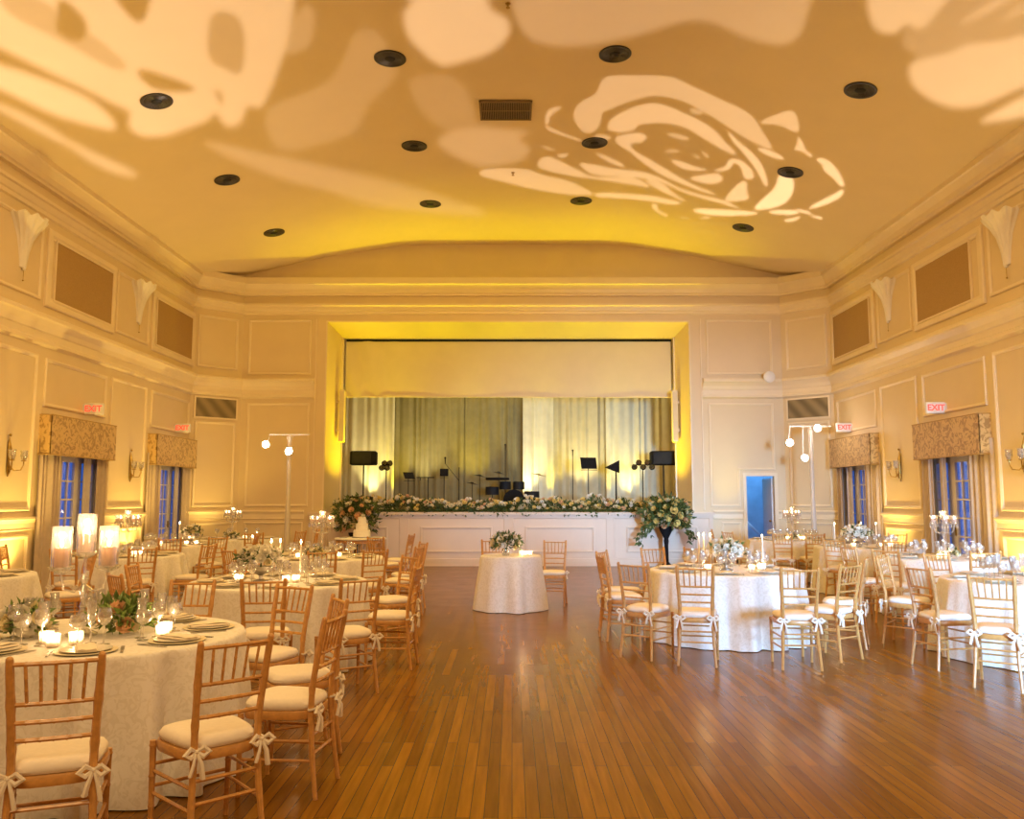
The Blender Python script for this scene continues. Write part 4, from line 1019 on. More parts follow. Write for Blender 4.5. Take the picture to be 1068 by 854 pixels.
for dx, l in ((-.33, 'small white plate left of the cake'), (.36, 'small white plate right of the cake')):
    b = MB(); b.lathe([(0, .004), (.06, .004), (.095, .015), (.096, .018), (.06, .009), (0, .009)], 24); o = b.build('cake_plate', M['plate']); o.location = (CKX + dx, CKY - .2, .745); tag(o, l, 'plate')

# ------------------------------------------------------------------ large florals
t = thing('urn_flower_arrangement', 'large yellow and peach rose arrangement on black urn right of stage', 'flower arrangement', (3.52, 19.55, 0))
b = MB(); b.lathe([(0, 0), (.19, 0), (.19, .03), (.12, .06), (.05, .14), (.045, .52), (.06, .60), (.05, .66), (.09, .74), (.15, .86), (.17, .94), (.15, .94), (.12, .84), (0, .78)], 24); b.build('black_urn', M['black'], t)
bouquet(t, (0, 0, 1.17), .50, 52, ('rosey', 'rosey', 'rosep', 'rosec', 'rosey'), 900, 21, .075, (1.15, .8, .95), 'leaf', .13, zmin=-.55)
rn = random.Random(5); b = MB(); pts = []
for s, L, dr in ((-1, 26, .42), (1, 18, .34), (-1, 16, .25), (1, 18, .28), (-1, 20, .36), (1, 14, .2), (-1, 12, .15)):
    y0 = rn.uniform(-.25, .1); w0 = rn.uniform(.15, .4)
    for k in range(L):
        q = k / L; pts.append(((s * (w0 + .28 * math.sin(q * 2)) + rn.gauss(0, .04), y0 - .05, 1.1 - q * dr * 1.5 + rn.gauss(0, .03)), (s * .4, -.3, -1)))
leaves(b, pts * 2, rn, .10, .5); b.build('trailing_vines', M['leaf'], t, smooth=False)
t = thing('pedestal_flower_arrangement', 'large peach, white and green arrangement behind the wedding cake', 'flower arrangement', (-3.55, 19.45, 0))
b = MB(); b.lathe([(0, 0), (.19, 0), (.19, .03), (.12, .06), (.05, .14), (.045, .45), (.06, .55), (.09, .64), (.15, .74), (.17, .80), (.15, .80), (0, .7)], 24); b.build('black_urn', M['black'], t)
bouquet(t, (0, 0, 1.12), .46, 44, ('rosep', 'rosew', 'rosec', 'rosew', 'rosep'), 800, 22, .07, (1.1, .8, 1.05), 'leaf', .12, zmin=-.6)
# stage garland in three runs so each stays liftable
GY = STY + .24
for gi, (g0, g1, nm) in enumerate(((-4.25, -3.0, 'left end of the stage garland, above the pedestal flowers'), (-3.0, -1.0, 'stage garland run above the left stage panel'), (-1.0, 1.2, 'stage garland run before the drum kit at stage centre'), (1.2, 3.9, 'stage garland run towards the black urn at right'))):
    rn = random.Random(40 + gi); t = thing('stage_garland', 'cream rose and greenery garland, ' + nm, 'garland', ((g0 + g1) / 2, GY, STZ), 0, 'garland runs along the stage edge')
    w = (g1 - g0) / 2; pts = []
    for k in range(int(520 * (g1 - g0))):
        a = rn.uniform(-.1, PI + .1); x = rn.uniform(-w, w); hh = .26 + .07 * math.sin(3.1 * (x + gi)) + .05 * math.sin(7.7 * x); q = rn.uniform(.3, 1)
        pts.append(((x, math.cos(a) * .2 * q - .02, .02 + abs(math.sin(a)) * hh * q), (rn.gauss(0, .5), math.cos(a) - .3, math.sin(a) + .2)))
    for k in range(int(20 * (g1 - g0))): pts.append(((rn.uniform(-w, w), -.30, rn.uniform(-.06, .04)), (rn.gauss(0, 1), -.4, -.7)))
    b = MB(); leaves(b, pts, rn, .085, .45); b.tube([(-w, 0, .04), (w, 0, .04)], .03, 6); b.build('foliage', M['leaf'], t, smooth=False)
    for k in range(int(34 * (g1 - g0))):
        a = rn.uniform(.15, 2.2); x = -w + 2 * w * (k + rn.random()) / int(34 * (g1 - g0)); hh = .27 + .07 * math.sin(3.1 * (x + gi)) + .05 * math.sin(7.7 * x); a = PI - a
        add_blossom(t, rn.choice(('rosec', 'rosec', 'rosew', 'rosep', 'rosec', 'rosey', 'rosey', 'rosew')), (x, math.cos(a) * .2, .03 + math.sin(a) * hh), rn.uniform(.035, .062), (rn.gauss(0, .3), -.8, .5), rn)

# ------------------------------------------------------------------ stage drapery and gear
def drape(name, label, x0, x1, y, mat, z1=4.75, amp=.05, seed=0, grp='stage drapes'):
    b = MB(); wave_drape(b, (x0, y), (x1, y), STZ + .005, z1, amp, max(3, (x1 - x0) / .22), seed=seed, th=.006); o = b.build(name, mat); o['_'] = 0; del o['_']
    tag(o, label, 'curtain', grp); return o
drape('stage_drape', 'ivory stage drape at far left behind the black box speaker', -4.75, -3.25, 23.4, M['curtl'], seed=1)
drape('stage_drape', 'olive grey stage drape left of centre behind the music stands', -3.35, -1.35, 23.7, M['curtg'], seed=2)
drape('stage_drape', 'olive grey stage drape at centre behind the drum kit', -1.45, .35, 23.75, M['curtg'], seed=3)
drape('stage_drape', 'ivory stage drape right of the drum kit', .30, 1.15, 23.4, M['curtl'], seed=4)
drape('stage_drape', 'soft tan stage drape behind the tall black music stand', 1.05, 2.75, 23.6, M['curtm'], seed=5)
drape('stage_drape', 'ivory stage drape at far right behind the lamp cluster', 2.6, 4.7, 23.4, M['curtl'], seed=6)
# header cloth
b = MB(); nx = 90; nz = 24; rn = random.Random(3)
for j in range(nz + 1):
    for i in range(nx + 1):
        x = -4.22 + 8.26 * i / nx; t_ = j / nz; z = 5.57 - t_ * (1.45 + .015 * math.sin(x * 2.3))
        e = max(0, 1 - (x + 4.22) / 1.6); y = IY + .12 + .03 * math.sin(9 * (x + 4.2) - 5 * t_ * e) * e + .012 * math.sin(2.1 * x + 1) * t_
        b.v.append((x, y, z))
for j in range(nz):
    for i in range(nx): q = j * (nx + 1) + i; b.f.append((q, q + nx + 1, q + nx + 2, q + 1))
t = thing('stage_header_cloth', 'wide ivory header cloth hung across the top of the stage opening', 'curtain', (0, 0, 0))
b.build('cloth', M['valcl'], t)
b = MB(); b.tube([(-4.22, IY + .12, 5.58), (4.06, IY + .12, 5.58)], .03, 8); b.build('batten', M['black'], t)
b = MB(); b.tube([(-4.22, IY + .11, 4.13), (4.04, IY + .11, 4.12)], .012, 6); b.build('hem', M['valcl'], t)

def pole_stand(b, x, y, z0, z1, r=.014, foot=.32):
    b.tube([(x, y, z0), (x, y, z1)], r, 8)
    for k in range(3):
        a = 2 * PI * k / 3 + .5; b.tube([(x, y, z0 + .28), (x + foot * math.cos(a), y + foot * math.sin(a), z0 + .01)], r * .7, 6)
def pa(x, label, lab2, lab3, y=21.75):
    o = MB(); o.box((0, 0, .19), (.64, .5, .38), .015); t = thing('subwoofer', lab2, 'speaker', (x, y, STZ)); o.build('cabinet', M['black'], t)
    o = MB(); o.box((0, -.252, .19), (.58, .006, .32)); o.build('front_grille', M['blackm'], t, smooth=False)
    t2 = thing('speaker_stand', lab3, 'stand', (x, y, STZ + .38)); o = MB(); o.tube([(0, 0, 0), (0, 0, .785)], .02, 8); o.lathe([(0, 0), (.06, 0), (.06, .02), (.02, .03)], 14); o.build('pole', M['blackm'], t2)
    t3 = thing('box_speaker', label, 'speaker', (x, y, 2.42)); o = MB(); o.box((0, 0, .18), (.66, .36, .36), .03); o.build('cabinet', M['black'], t3)
    o = MB(); o.box((-.03, -.183, .18), (.48, .006, .30)); o.build('front_grille', M['blackm'], t3, smooth=False)
pa(-3.80, 'wide black box speaker on pole at the left end of the stage', 'black subwoofer behind the garland at the left end of stage', 'black pole under the left box speaker')
pa(3.88, 'wide black box speaker on pole at the right end of the stage', 'black subwoofer behind the garland at the right end of stage', 'black pole under the right box speaker')
def par_cluster(x, y, z, label, n, spread):
    t = thing('stage_light_stand', label, 'stage light', (x, y, STZ)); b = MB(); pole_stand(b, 0, 0, 0, z - STZ); b.tube([(-spread, 0, z - STZ), (spread, 0, z - STZ)], .012, 6); b.build('stand', M['blackm'], t)
    for k in range(n):
        xx = -spread + 2 * spread * k / max(1, n - 1) if n > 1 else 0; zz = z - STZ + (.06 if k % 2 else -.05); mt = Matrix.Translation((xx, -.06, zz)) @ Matrix.Rotation(PI / 2 + .3, 4, 'X')
        b = MB(); b.lathe([(0, -.06), (.05, -.06), (.055, .0), (.075, .05), (.07, .05), (.05, .0), (0, -.0)], 14, mat=mt); h = b.build('lamp_head', M['black'], t)
        b = MB(); b.lathe([(0, .02), (.055, .02)], 14, mat=mt); b.build('lens', M['chrome'], h)
par_cluster(-3.16, 21.35, 2.40, 'small black lamp cluster on a stand beside left box speaker', 4, .10)
par_cluster(3.30, 21.45, 2.42, 'row of black lamp heads on a stand beside right box speaker', 5, .22)
def music_stand(x, y, z, label, w=.5, h=.34, tilt=.9, rz=0.):
    t = thing('music_stand', label, 'music stand', (x, y, STZ), rz); b = MB(); pole_stand(b, 0, 0, 0, z - STZ, .011, .25); b.build('stand', M['blackm'], t)
    b = MB(); b.box((0, 0, 0), (w, .012, h), mat=Matrix.Translation((0, -.03, z - STZ + .05)) @ Matrix.Rotation(-(PI / 2 - tilt) * .6, 4, 'X')); b.box((0, -.06, z - STZ - h * .42), (w, .05, .012)); b.build('desk', M['black'], t, smooth=False)
music_stand(1.95, 21.7, 2.42, 'tall black music stand right of stage centre', .42, .30, 1.1, .25)
music_stand(-2.62, 21.5, 2.10, 'tilted black music stand left on the stage', .28, .2, .5, .6)
music_stand(-1.78, 22.3, 2.20, 'small black monitor desk left of the microphones', .22, .20, 1.3, 0)
t = thing('keyboard_stand', 'thin black T-bar stand beside the tilted music stand', 'stand', (-2.16, 21.9, STZ)); b = MB(); pole_stand(b, 0, 0, 0, .86, .012, .25); b.tube([(-.3, 0, .86), (.16, 0, .86)], .014, 6); b.tube([(-.2, 0, .86), (-.2, 0, .78)], .01, 5); b.build('stand', M['blackm'], t)
def mic(x, y, top, label, boom=None):
    t = thing('microphone_stand', label, 'microphone', (x, y, STZ)); b = MB(); pole_stand(b, 0, 0, 0, top - STZ, .010, .24)
    if boom: b.tube([(0, 0, boom[2]), (boom[0], 0, boom[1])], .008, 6)
    b.build('stand', M['blackm'], t)
    b = MB(); e = (boom[0], 0, boom[1]) if boom else (0, 0, top - STZ); b.tube([e, (e[0], e[1] - .03, e[2] + .13)], [.011, .016], 8); b.ball((e[0], e[1] - .035, e[2] + .15), .026); b.build('microphone', M['black'], t)
mic(-1.37, 22.0, 2.38, 'black microphone stand with long boom left of the drum kit', (-.36, 1.22, .78))
mic(-.18, 22.95, 2.87, 'tallest thin black microphone stand above the drum kit')
mic(1.56, 21.8, 2.65, 'black microphone stand right of stage centre')
t = thing('line_array_speaker', 'black triangular line-array speaker on stand right of the music stand', 'stage light', (2.68, 21.9, STZ)); b = MB(); pole_stand(b, .0, 0, 0, 1.18, .02, .3); b.build('stand', M['blackm'], t)  # line-array speaker turned side-on, carries no lamp
b = MB(); b.add([(-.28, -.1, 1.12), (.08, -.1, 1.30), (.08, -.1, .98), (-.28, .1, 1.12), (.08, .1, 1.30), (.08, .1, .98)], [(0, 1, 2), (3, 5, 4), (0, 3, 4, 1), (1, 4, 5, 2), (2, 5, 3, 0)]); b.build('horn', M['black'], t, smooth=False)
# drum kit
t = thing('drum_kit', 'dark drum kit with cymbals at the centre of the stage', 'drum kit', (-.1, 22.4, STZ))
b = MB(); b.lathe([(0, -.2), (.27, -.2), (.28, -.19), (.28, .19), (.27, .2), (0, .2)], 28, mat=Matrix.Translation((.15, 0, .28)) @ Matrix.Rotation(PI / 2, 4, 'X')); b.build('bass_drum', M['black'], t)
for x, z, w in ((-.08, .66, .15), (.28, .66, .15), (-.42, .52, .18), (.62, .40, .2)):
    b = MB(); b.lathe([(0, -.1), (w, -.1), (w, .1), (w - .01, .11), (0, .1)], 24, (x, .02, z)); b.tube([(x, .05, z - .1), (x, .05, 0)], .01, 6); b.build('drum', M['blackm'], t)
for x, z, w in ((-.75, .92, .2), (.8, .95, .22), (-.25, 1.0, .16), (-.95, .72, .18)):
    b = MB(); b.lathe([(w, -.01), (w * .3, .01), (.03, .03), (0, .03), (0, .025), (w * .3, .005), (w, -.013)], 24, mat=Matrix.Translation((x, 0, z)) @ Matrix.Rotation(.2, 4, 'Y')); b.tube([(x, 0, z + .03), (x, 0, 0)], .008, 6); b.build('cymbal', M['brass'] if x > 0 else M['blackm'], t)
b = MB(); b.lathe([(0, .0), (.30, .0), (.31, .03), (.30, .06), (0, .06)], 24, (-.28, -.25, .80)); b.build('black_pad', M['black'], t)
# column speakers on the proscenium reveals
for x, y, s, l in ((IX0 - .04, IY - .35, -1, 'slim cream column speaker on the left reveal of the stage opening'), (IX1 + .05, IY - .3, 1, 'slim cream column speaker on the right reveal of the stage opening')):
    t = thing('column_speaker', l, 'speaker', (x + (.12 if s < 0 else -.12), y, 2.95), 0); b = MB(); b.box((0, 0, .65), (.14, .16, 1.3), .02); b.build('cabinet', M['trim'], t); b = MB(); b.box((0, -.083, .65), (.11, .006, 1.2)); b.build('front_grille', M['valcl'], t, smooth=False)
    b = MB(); b.box((.0 + s * .10, .02, .3), (.1, .03, .05)); b.box((s * .10, .02, 1.0), (.1, .03, .05)); b.build('bracket', M['trim'], t, smooth=False)
# DJ lighting trees with stretch sleeves
def light_tree(x, y, H, label, heads, bar):
    t = thing('lighting_tree', label, 'stage light', (x, y, 0)); b = MB(); pole_stand(b, 0, 0, 0, H, .018, .45); b.tube([(-bar, 0, H), (bar, 0, H)], .016, 8); b.build('tripod', M['white'], t)
    b = MB(); b.lathe([(.16, .02), (.07, .6), (.045, 1.6), (.05, H - .15), (.07, H - .05)], 14); b.build('stretch_sleeve', M['sleeve'], t)
    for (hx, hz, ax) in heads:
        mt = Matrix.Translation((hx, -.04, hz)) @ Matrix.Rotation(ax, 4, 'Y') @ Matrix.Rotation(PI / 2, 4, 'X')
        b = MB(); b.lathe([(0, -.14), (.05, -.14), (.075, -.05), (.085, .08), (.08, .08), (.06, 0), (0, .0)], 16, mat=mt); b.tube([(hx, 0, hz), (hx * .9, 0, H)], .01, 6); hd = b.build('lamp_head', M['white'], t)
        b = MB(); b.lathe([(0, .055), (.05, .055)], 16, mat=mt); b.build('lit_lens', M['bulb'], hd)
light_tree(-4.98, 18.95, 3.0, 'white lighting tree in a stretch sleeve by the left corner wall', ((-.50, 2.77, -.3), (.02, 2.62, .3)), .45)
light_tree(6.55, 18.55, 3.15, 'white lighting tree with spread lamp heads by the right corner wall', ((-.50, 2.78, -.3), (.12, 3.10, .2), (-.18, 2.45, 0)), .45)

# ------------------------------------------------------------------ lights
AMB = (1, .66, .16); YEL = (1, .80, .02); WARM = (1, .68, .38); CANDLE = (1, .62, .30)
P_up = None
rt = thing('uplight_can', 'x', 'floor light'); b = MB(); b.lathe([(0, 0), (.09, 0), (.10, .02), (.10, .18), (.085, .20), (.08, .17), (0, .17)], 20); b.build('housing', M['black'], rt)
b = MB(); b.lathe([(0.0001, .175), (.08, .175)], 18); b.build('lit_lens', M['uplens'], rt); P_up = Proto(rt)
for s in (-1, 1):
    for y in (4.3, 8.3, 12.4, 16.35):
        x = s * (XW - .32)
        if y > 9: P_up.place((x, y, 0), 0, 'black floor uplight with amber lens against the %s wall, %s' % (sidename[s], 'under the photo-edge candle sconce' if y < 14 else 'between the two doors'), 'wall uplights')
        light('SPOT', 'uplight_beam', (x, y, .24), 360 if s < 0 else 210, AMB, .06, (s * (XW - .30), y, 5), 1.9, 1)
P_up.place((-6.75, 19.2, 0), .0, 'black floor uplight with amber lens in the back left corner', 'wall uplights')
P_up.place((5.05, 19.55, 0), .0, 'black floor uplight with amber lens beside the stage, right of the black urn', 'wall uplights')
light('SPOT', 'uplight_beam', (-6.75, 19.2, .24), 160, AMB, .06, (-6.6, 19.3, 5), 1.5, 1)
light('SPOT', 'uplight_beam', (5.05, 19.55, .24), 150, YEL, .06, (5.1, 20.2, 3.2), .6, 1)
# stage uplights on the drapes
for x, e, col in ((-3.85, 260, (1, .85, .35)), (-2.45, 380, (1, .88, .40)), (-1.05, 330, YEL), (.42, 300, (1, .88, .45)), (1.95, 380, (1, .88, .40)), (3.2, 260, (1, .85, .3)), (-1.75, 120, YEL), (1.2, 180, YEL), (-3.1, 200, YEL), (2.6, 100, YEL)):
    light('SPOT', 'stage_uplight_beam', (x, 23.0, STZ + .05), e * .9, col, .04, (x, 23.7, 4.2), 1.0, 1)
light('AREA', 'stage_fill_light', (-.1, 22.2, 6.3), 85, (1, .84, .50), 5, (-.1, 23.6, 3), size_y=.5)  # fill added above the stage to brighten the drapes
for x, tx in ((-3.3, -4.4), (3.1, 4.3)): light('SPOT', 'soffit_beam', (x, 20.9, STZ + .35), 260, (1, .72, .0), .05, (tx, 20.7, 3.9), 1.5, 1)
# yellow wash on the proscenium soffit and the ceiling in front of it
for x in (-3.6, -1.9, -.1, 1.7, 3.4):
    light('SPOT', 'soffit_beam', (x, 20.75, STZ + .35), 230, (1, .92, .0), .05, (x, 20.72, 5.7), 1.15, .7)
for x in (-4.0, -1.9, .2, 2.3, 4.0):
    light('SPOT', 'ceiling_wash_beam', (x, 19.9, STZ + .45), 240, (1, .74, .0), .08, (x * .9, 18.3, 7.7), .95, 1)
# added warm fill: unseen area lights overhead, behind the camera and over the floor
light('AREA', 'warm_fill_light', (0, -2.5, 6.9), 470, (1, .68, .32), 6, (0, 3, 0), size_y=3)
light('AREA', 'warm_fill_light', (-3.3, 7.0, 6.9), 210, (1, .64, .22), 4, (-3.3, 8, 0))
light('AREA', 'warm_fill_light', (3.3, 7.0, 6.9), 150, (1, .70, .36), 4, (3.3, 8, 0))
light('AREA', 'warm_fill_light', (0, 14.5, 7.1), 270, (1, .61, .12), 6, (0, 14.6, 0), size_y=4)
# added amber fill aimed up to lift the whole ceiling, no fixture
light('SPOT', 'ceiling_fill_light', (0, 14.6, .95), 300, (1, .56, .10), .1, (0, 14.6, 9), 2.5, 1)
# cool light added for the right-hand cloths, from plain rear wall and right door
o = light('AREA', 'cool_fill_light', (5.2, YR + .1, 1.9), 270, (.30, .58, 1), 1.8, (4.4, 10.0, .3), size_y=2.4); o.data.spread = math.radians(33)
o = light('AREA', 'cool_fill_light', (XW - .02, 6.18, 1.5), 60, (.45, .68, 1), 1.6, (5.6, 11.5, .4), size_y=2.2); o.data.spread = math.radians(50)
light('AREA', 'courtyard_lamp', (6.1, 22.6, 3.6), 60, (.12, .42, 1), 1.2, (6.3, 23.4, .8))
# candlelight
for (x, y, z, e) in LAMPS:
    light('POINT', 'candle_glow', (x, y, z), e * 1.6, CANDLE, .02)
for (x, y, z) in ((-5.48, 18.8, 2.77), (-4.96, 18.8, 2.62), (6.05, 18.3, 2.78), (6.67, 18.3, 3.1)):
    light('POINT', 'lamp_head_glow', (x, y, z), 9, (1, .85, .75), .05)

# ------------------------------------------------------------------ gobo projector
f_, th_, hc_ = 884.0, math.radians(6.0), 1.57
def _poly(ox, oy, s, pts): return [(ox + x / s, oy + y / s) for x, y in pts]
# slide artwork: petals of the projected rose (sharp) and its defocused neighbours (soft), traced on the ceiling
A_ = lambda p: _poly(500, 70, 5.025, p)
B_ = lambda p: _poly(690, 70, 5.025, p)
F_ = lambda p: _poly(868, 0, 5.34, p)
H_ = lambda p: _poly(0, 0, 1.978, p)
SHARP = [(.75, A_([(490,230),(540,170),(610,150),(640,60),(700,40),(1005,45),(1055,70),(1255,165),(1425,240),(1485,340),(1555,450),(1385,370),(1255,280),(1085,180),(955,150),(900,150),(780,180),(690,220),(640,235),(640,290),(600,345),(545,345),(500,290)])),
 (.9, A_([(680,280),(720,250),(800,210),(900,185),(960,195),(1055,230),(1155,280),(1225,320),(1285,390),(1365,470),(1285,440),(1185,380),(1075,310),(955,290),(900,295),(830,300),(820,330),(740,345),(700,335),(670,330)])),
 (.95, A_([(720,360),(800,345),(860,345),(885,370),(850,395),(790,400),(800,430),(850,460),(955,520),(1105,610),(1275,680),(1155,650),(955,570),(830,480),(780,435),(730,410),(710,380)])),
 (.95, A_([(520,500),(600,510),(720,535),(850,545),(955,580),(1055,640),(1205,680),(1295,700),(1385,752),(1255,710),(1085,665),(955,600),(900,590),(740,570),(600,570),(540,530)])),
 (.85, A_([(600,445),(680,470),(775,520),(740,525),(660,490)])),
 (.9, A_([(300,500),(350,460),(420,490),(520,540),(600,580),(760,570),(850,590),(910,635),(820,620),(640,590),(500,575),(360,545),(310,525)])),
 (.8, A_([(390,460),(480,450),(440,480)])), (.9, A_([(850,585),(960,600),(1015,660),(1100,712),(1015,680),(930,640)])),
 (.85, A_([(60,530),(250,530),(340,570),(460,590),(560,640),(605,665),(560,675),(400,660),(260,635),(120,600),(0,570),(0,540)])),
 (1., A_([(610,655),(800,665),(920,675),(1065,712),(1015,722),(850,695),(700,685),(600,680)])),
 (.8, A_([(340,300),(420,340),(545,385),(530,390),(420,355),(350,325)])), (.8, A_([(350,230),(400,205),(440,210),(370,250),(365,300),(340,300)])), (.7, A_([(290,400),(410,435),(380,438)])),
 (.75, A_([(600,350),(690,360),(680,385),(610,385)])), (.9, A_([(900,715),(940,720),(925,745),(1005,785),(960,775),(910,745)])),
 (1.05, B_([(340,320),(400,390),(470,440),(530,510),(560,610),(545,635),(500,540),(430,450),(370,390)])), (1., B_([(500,420),(560,430),(640,470),(640,490),(560,465),(510,440)])),
 (.75, B_([(510,285),(620,240),(700,220),(725,320),(710,350),(620,300),(530,300)])), (.95, B_([(710,355),(745,400),(750,430),(795,465),(780,475),(740,440),(690,435),(715,405)])),
 (1.1, B_([(800,480),(860,475),(920,530),(965,620),(940,630),(900,580),(845,540),(850,515)])), (1.3, B_([(760,745),(830,700),(900,670),(940,640),(960,650),(930,690),(860,720),(800,740)])),
 (1.5, B_([(610,560),(690,570),(695,640),(670,690),(640,720),(560,745),(470,750),(540,680),(600,630)])), (1.4, B_([(160,740),(300,745),(520,760),(480,775),(300,780),(180,765)])),
 (1.4, B_([(550,755),(640,745),(730,755),(700,775),(590,770)])), (1.4, B_([(640,800),(700,790),(740,780),(700,805),(650,812)])), (1.4, B_([(770,775),(840,785),(845,798),(800,790)])), (1.3, B_([(690,740),(760,752),(800,775),(740,765)])),
 (1.05, B_([(350,480),(410,480),(470,530),(490,580),(460,592),(430,580),(420,530),(390,500),(370,510),(350,545),(250,545),(340,525)])), (1., B_([(130,580),(240,560),(310,555),(325,600),(250,615),(190,600)])),
 (1.05, B_([(320,700),(380,630),(420,595),(450,600),(445,650),(465,695),(380,705)])), (.95, B_([(40,480),(110,495),(180,525),(260,540),(150,545),(80,520)])),
 (.7, B_([(20,345),(100,350),(150,375),(120,385),(40,360)])), (.6, B_([(160,440),(205,480),(190,485)])), (.6, B_([(200,430),(260,470),(230,475)])), (.55, B_([(130,215),(190,215),(230,240),(180,255)])), (.6, B_([(0,440),(60,430),(110,440),(60,450)])),
 (.9, B_([(0,690),(60,695),(110,715),(60,722),(0,712)])), (1., B_([(200,790),(250,782),(260,790),(210,796)])), (1., B_([(100,785),(160,795),(110,792)]))]
SOFT1 = [(.45, A_([(0,300),(100,320),(300,345),(180,370),(280,420),(230,490),(100,520),(0,530),(-200,430),(-230,360)])),
 (.95, [(420,0),(510,0),(512,12),(530,18),(533,35),(515,55),(478,66),(460,70),(440,55),(422,35)]), (.95, [(420,-40),(515,-40),(515,10),(420,10)]),
 (.8, [(-60,-60),(312,-60),(308,0),(300,45),(288,80),(275,110),(268,114),(258,108),(252,128),(243,133),(232,130),(225,115),(218,126),(192,135),(170,143),(145,142),(133,132),(137,115),(125,112),(88,92),(60,80),(-60,20)]),
 (.8, [(-60,55),(0,67),(40,80),(90,100),(115,120),(124,138),(90,130),(50,118),(0,92),(-60,70)]), (.55, [(-40,95),(0,108),(40,125),(90,160),(60,148),(0,115)]), (.5, [(60,140),(110,165),(150,183),(130,185),(90,168)]),
 (.3, [(202,144),(263,157),(344,174),(435,195),(526,227),(455,222),(384,215),(349,200),(303,190),(243,167)]),
 (.22, H_([(540,250),(560,210),(640,190),(700,150),(730,60),(780,60),(800,100),(830,150),(750,220),(745,270),(690,290),(600,315),(570,310)])), (.2, [(420,80),(480,75),(500,130),(490,150),(470,140),(440,120)]),
 (.45, [(528,-40),(860,-40),(846,0),(832,50),(780,42),(730,15),(660,40),(580,52),(538,35)]), (.3, [(315,0),(330,10),(326,45),(312,55),(300,58),(296,48)]),
 (.75, F_([(190,-200),(740,-200),(640,0),(560,100),(500,170),(400,130),(360,200),(200,160)])), (.7, F_([(440,330),(700,290),(720,240),(900,240),(1068,190),(1300,120),(1300,450),(1068,480),(900,560),(790,600),(640,600),(480,520),(420,420)])),
 (.6, F_([(700,130),(900,0),(1100,-120),(1000,0),(720,140)])), (.6, F_([(900,140),(1068,20),(1200,-40),(1068,60)])), (.7, F_([(790,690),(1068,530),(1250,440),(1250,600),(1068,650),(900,680)])), (.25, F_([(360,190),(560,100),(700,-100),(1300,-150),(1300,100),(900,240),(700,290),(440,330)]))]
DARK1 = [(.8, [(58,0),(70,0),(95,25),(83,48),(55,32),(62,15)]), (.8, [(108,-20),(160,-20),(152,25),(135,20)]), (.8, [(140,68),(200,88),(205,96),(165,96),(148,85)]), (.55, [(220,10),(250,15),(256,40),(255,65),(250,80),(236,72),(218,65),(216,40)]), (.5, [(222,90),(234,98),(232,112),(226,104)]), (.4, [(0,-20),(60,8),(140,70),(120,75),(60,40),(0,12)])]
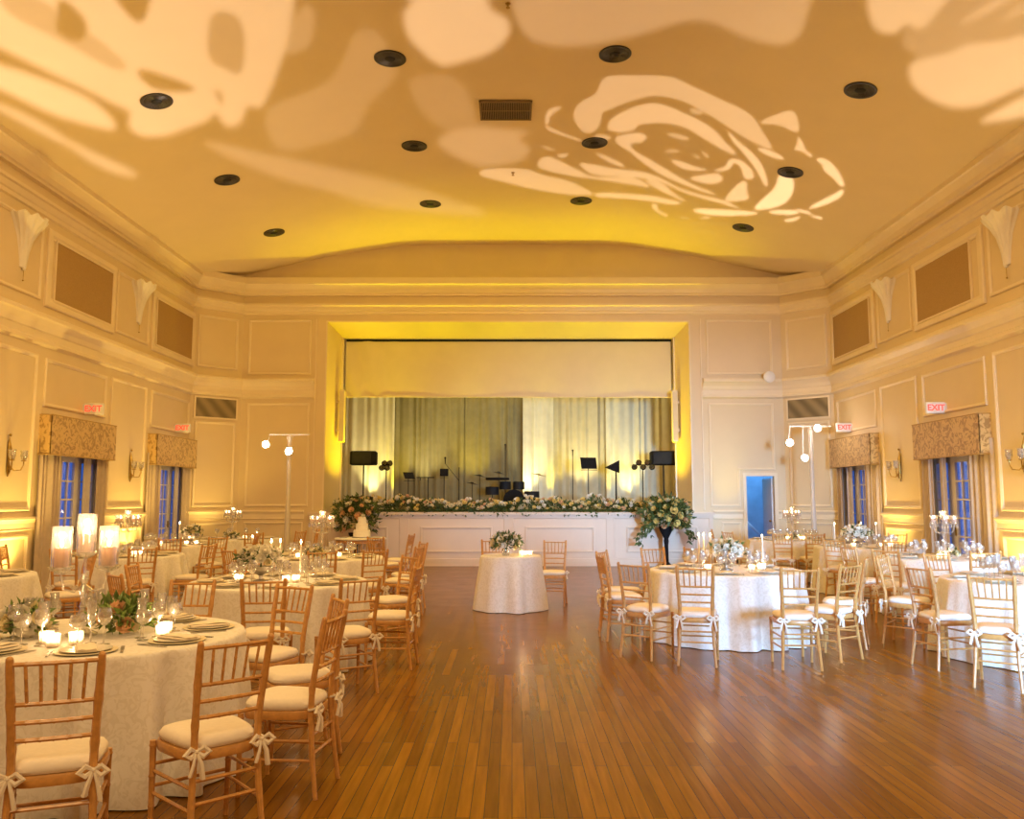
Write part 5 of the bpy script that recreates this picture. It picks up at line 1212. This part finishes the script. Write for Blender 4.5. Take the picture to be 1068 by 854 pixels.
def gobo_image():
    W0, H0, X0, Y0, S = 1500, 460, -140, -90, 1.0
    SS = 2; Wp, Hp = 1360 * SS, 380 * SS           # canvas covers x -140..1220, y -90..290
    def raster(items):
        img = np.zeros((Hp, Wp), np.float32)
        for val, pts in items:
            P = np.array(pts, float); P[:, 0] = (P[:, 0] - X0) * SS; P[:, 1] = (P[:, 1] - Y0) * SS
            # round the outline off (Chaikin)
            for _ in range(2):
                Q = np.roll(P, -1, 0); P = np.stack([.75 * P + .25 * Q, .25 * P + .75 * Q], 1).reshape(-1, 2)
            x0, x1 = int(max(0, P[:, 0].min())), int(min(Wp, P[:, 0].max() + 2)); y0, y1 = int(max(0, P[:, 1].min())), int(min(Hp, P[:, 1].max() + 2))
            if x1 <= x0 or y1 <= y0: continue
            gx, gy = np.meshgrid(np.arange(x0, x1) + .5, np.arange(y0, y1) + .5); ins = np.zeros(gx.shape, bool)
            for k in range(len(P)):
                (ax, ay), (bx_, by_) = P[k], P[(k + 1) % len(P)]
                if ay == by_: continue
                ins ^= ((gy < ay) != (gy < by_)) & (gx < (bx_ - ax) * (gy - ay) / (by_ - ay) + ax)
            sub = img[y0:y1, x0:x1]; sub[ins] = np.maximum(sub[ins], val)
        return img
    def blur(a, r):
        for _ in range(2):
            for ax in (0, 1):
                pad = [(0, 0), (0, 0)]; pad[ax] = (r + 1, r); c = np.cumsum(np.pad(a, pad, mode='edge'), ax)
                n = a.shape[ax]; hi = np.take(c, np.arange(2 * r + 1, 2 * r + 1 + n), ax); lo = np.take(c, np.arange(0, n), ax); a = (hi - lo) / (2 * r + 1)
        return a
    soft = raster(SOFT1); soft = np.clip(blur(soft, 7) - blur(raster(DARK1), 6), 0, 2)
    sharp = blur(raster(SHARP), 2)
    pic = np.maximum(sharp, soft)
    # re-map the artwork to the projector's own directions (u, v = tangents from straight up)
    N = 1400; g = (np.arange(N) + .5) / N * 2 * UM - UM; u, v = np.meshgrid(g, g)
    z = np.full(u.shape, 7.4)
    for _ in range(5):
        X = GP[0] + u * (z - GP[2]); z = np.interp(np.abs(X), CEX, CEZ)
    Y = GP[1] + v * (z - GP[2]); X = GP[0] + u * (z - GP[2]); dz = z - hc_
    d = Y * math.cos(th_) + dz * math.sin(th_); up = dz * math.cos(th_) - Y * math.sin(th_)
    px = (534 + f_ * X / np.maximum(d, .1) - X0) * SS; py = (427 - f_ * up / np.maximum(d, .1) - Y0) * SS
    ok = (px > 1) & (px < Wp - 2) & (py > 1) & (py < Hp - 2) & (d > 1) & (Y < YB)
    xi = np.clip(px.astype(int), 0, Wp - 1); yi = np.clip(py.astype(int), 0, Hp - 1)
    val = np.where(ok, pic[yi, xi], 0) * (1 + u * u + v * v) ** 1.5
    edge = np.clip((YB - .3 - Y) / .8, 0, 1); val = val * edge
    im = bpy.data.images.new('gobo_slide', N, N, float_buffer=True, is_data=True)
    buf = np.ones((N, N, 4), np.float32); buf[..., 0] = buf[..., 1] = buf[..., 2] = val
    im.pixels.foreach_set(buf.ravel()); im.update(); im.pack()
    return im
GP = (0., 14.6, .9); UM = 1.6
im = gobo_image()
pj = light('SPOT', 'rose_projector_beam', GP, 1.0, (1, .78, .62), .0, (0, GP[1], 9), 2.05, .0)
pj.data.use_nodes = True; nt = pj.data.node_tree; em = nt.nodes['Emission']
ge = nt.nodes.new('ShaderNodeNewGeometry'); sx = nt.nodes.new('ShaderNodeSeparateXYZ'); nt.links.new(ge.outputs['Incoming'], sx.inputs[0])
cx_ = nt.nodes.new('ShaderNodeCombineXYZ')
for k in (0, 1):
    dv = nt.nodes.new('ShaderNodeMath'); dv.operation = 'DIVIDE'; nt.links.new(sx.outputs[k], dv.inputs[0]); nt.links.new(sx.outputs[2], dv.inputs[1])
    ma = nt.nodes.new('ShaderNodeMath'); ma.operation = 'MULTIPLY_ADD'; ma.inputs[1].default_value = 1 / (2 * UM); ma.inputs[2].default_value = .5
    nt.links.new(dv.outputs[0], ma.inputs[0]); nt.links.new(ma.outputs[0], cx_.inputs[k])
ti = nt.nodes.new('ShaderNodeTexImage'); ti.image = im; ti.extension = 'CLIP'; nt.links.new(cx_.outputs[0], ti.inputs[0])
nt.links.new(ti.outputs[0], em.inputs['Strength']); pj.data.energy = 1150
# ------------------------------------------------------------------ world + camera
w = bpy.data.worlds.new('dusk'); sc.world = w; w.use_nodes = True
bg = w.node_tree.nodes['Background']; bg.inputs[0].default_value = (.025, .15, .66, 1); bg.inputs[1].default_value = 1.05
cam = bpy.data.cameras.new('camera'); cam.lens = 36 * 884 / 1068; cam.sensor_width = 36; cam.clip_start = .05
co = bpy.data.objects.new('camera', cam); C.objects.link(co); co.location = (0, 0, 1.57); co.rotation_euler = (math.radians(96.0), 0, 0); sc.camera = co
sc.cycles.use_denoising = True
sc.cycles.max_bounces = 7; sc.cycles.diffuse_bounces = 4; sc.cycles.transparent_max_bounces = 24; sc.cycles.caustics_reflective = False; sc.cycles.caustics_refractive = False
sc.cycles.sample_clamp_indirect = 6
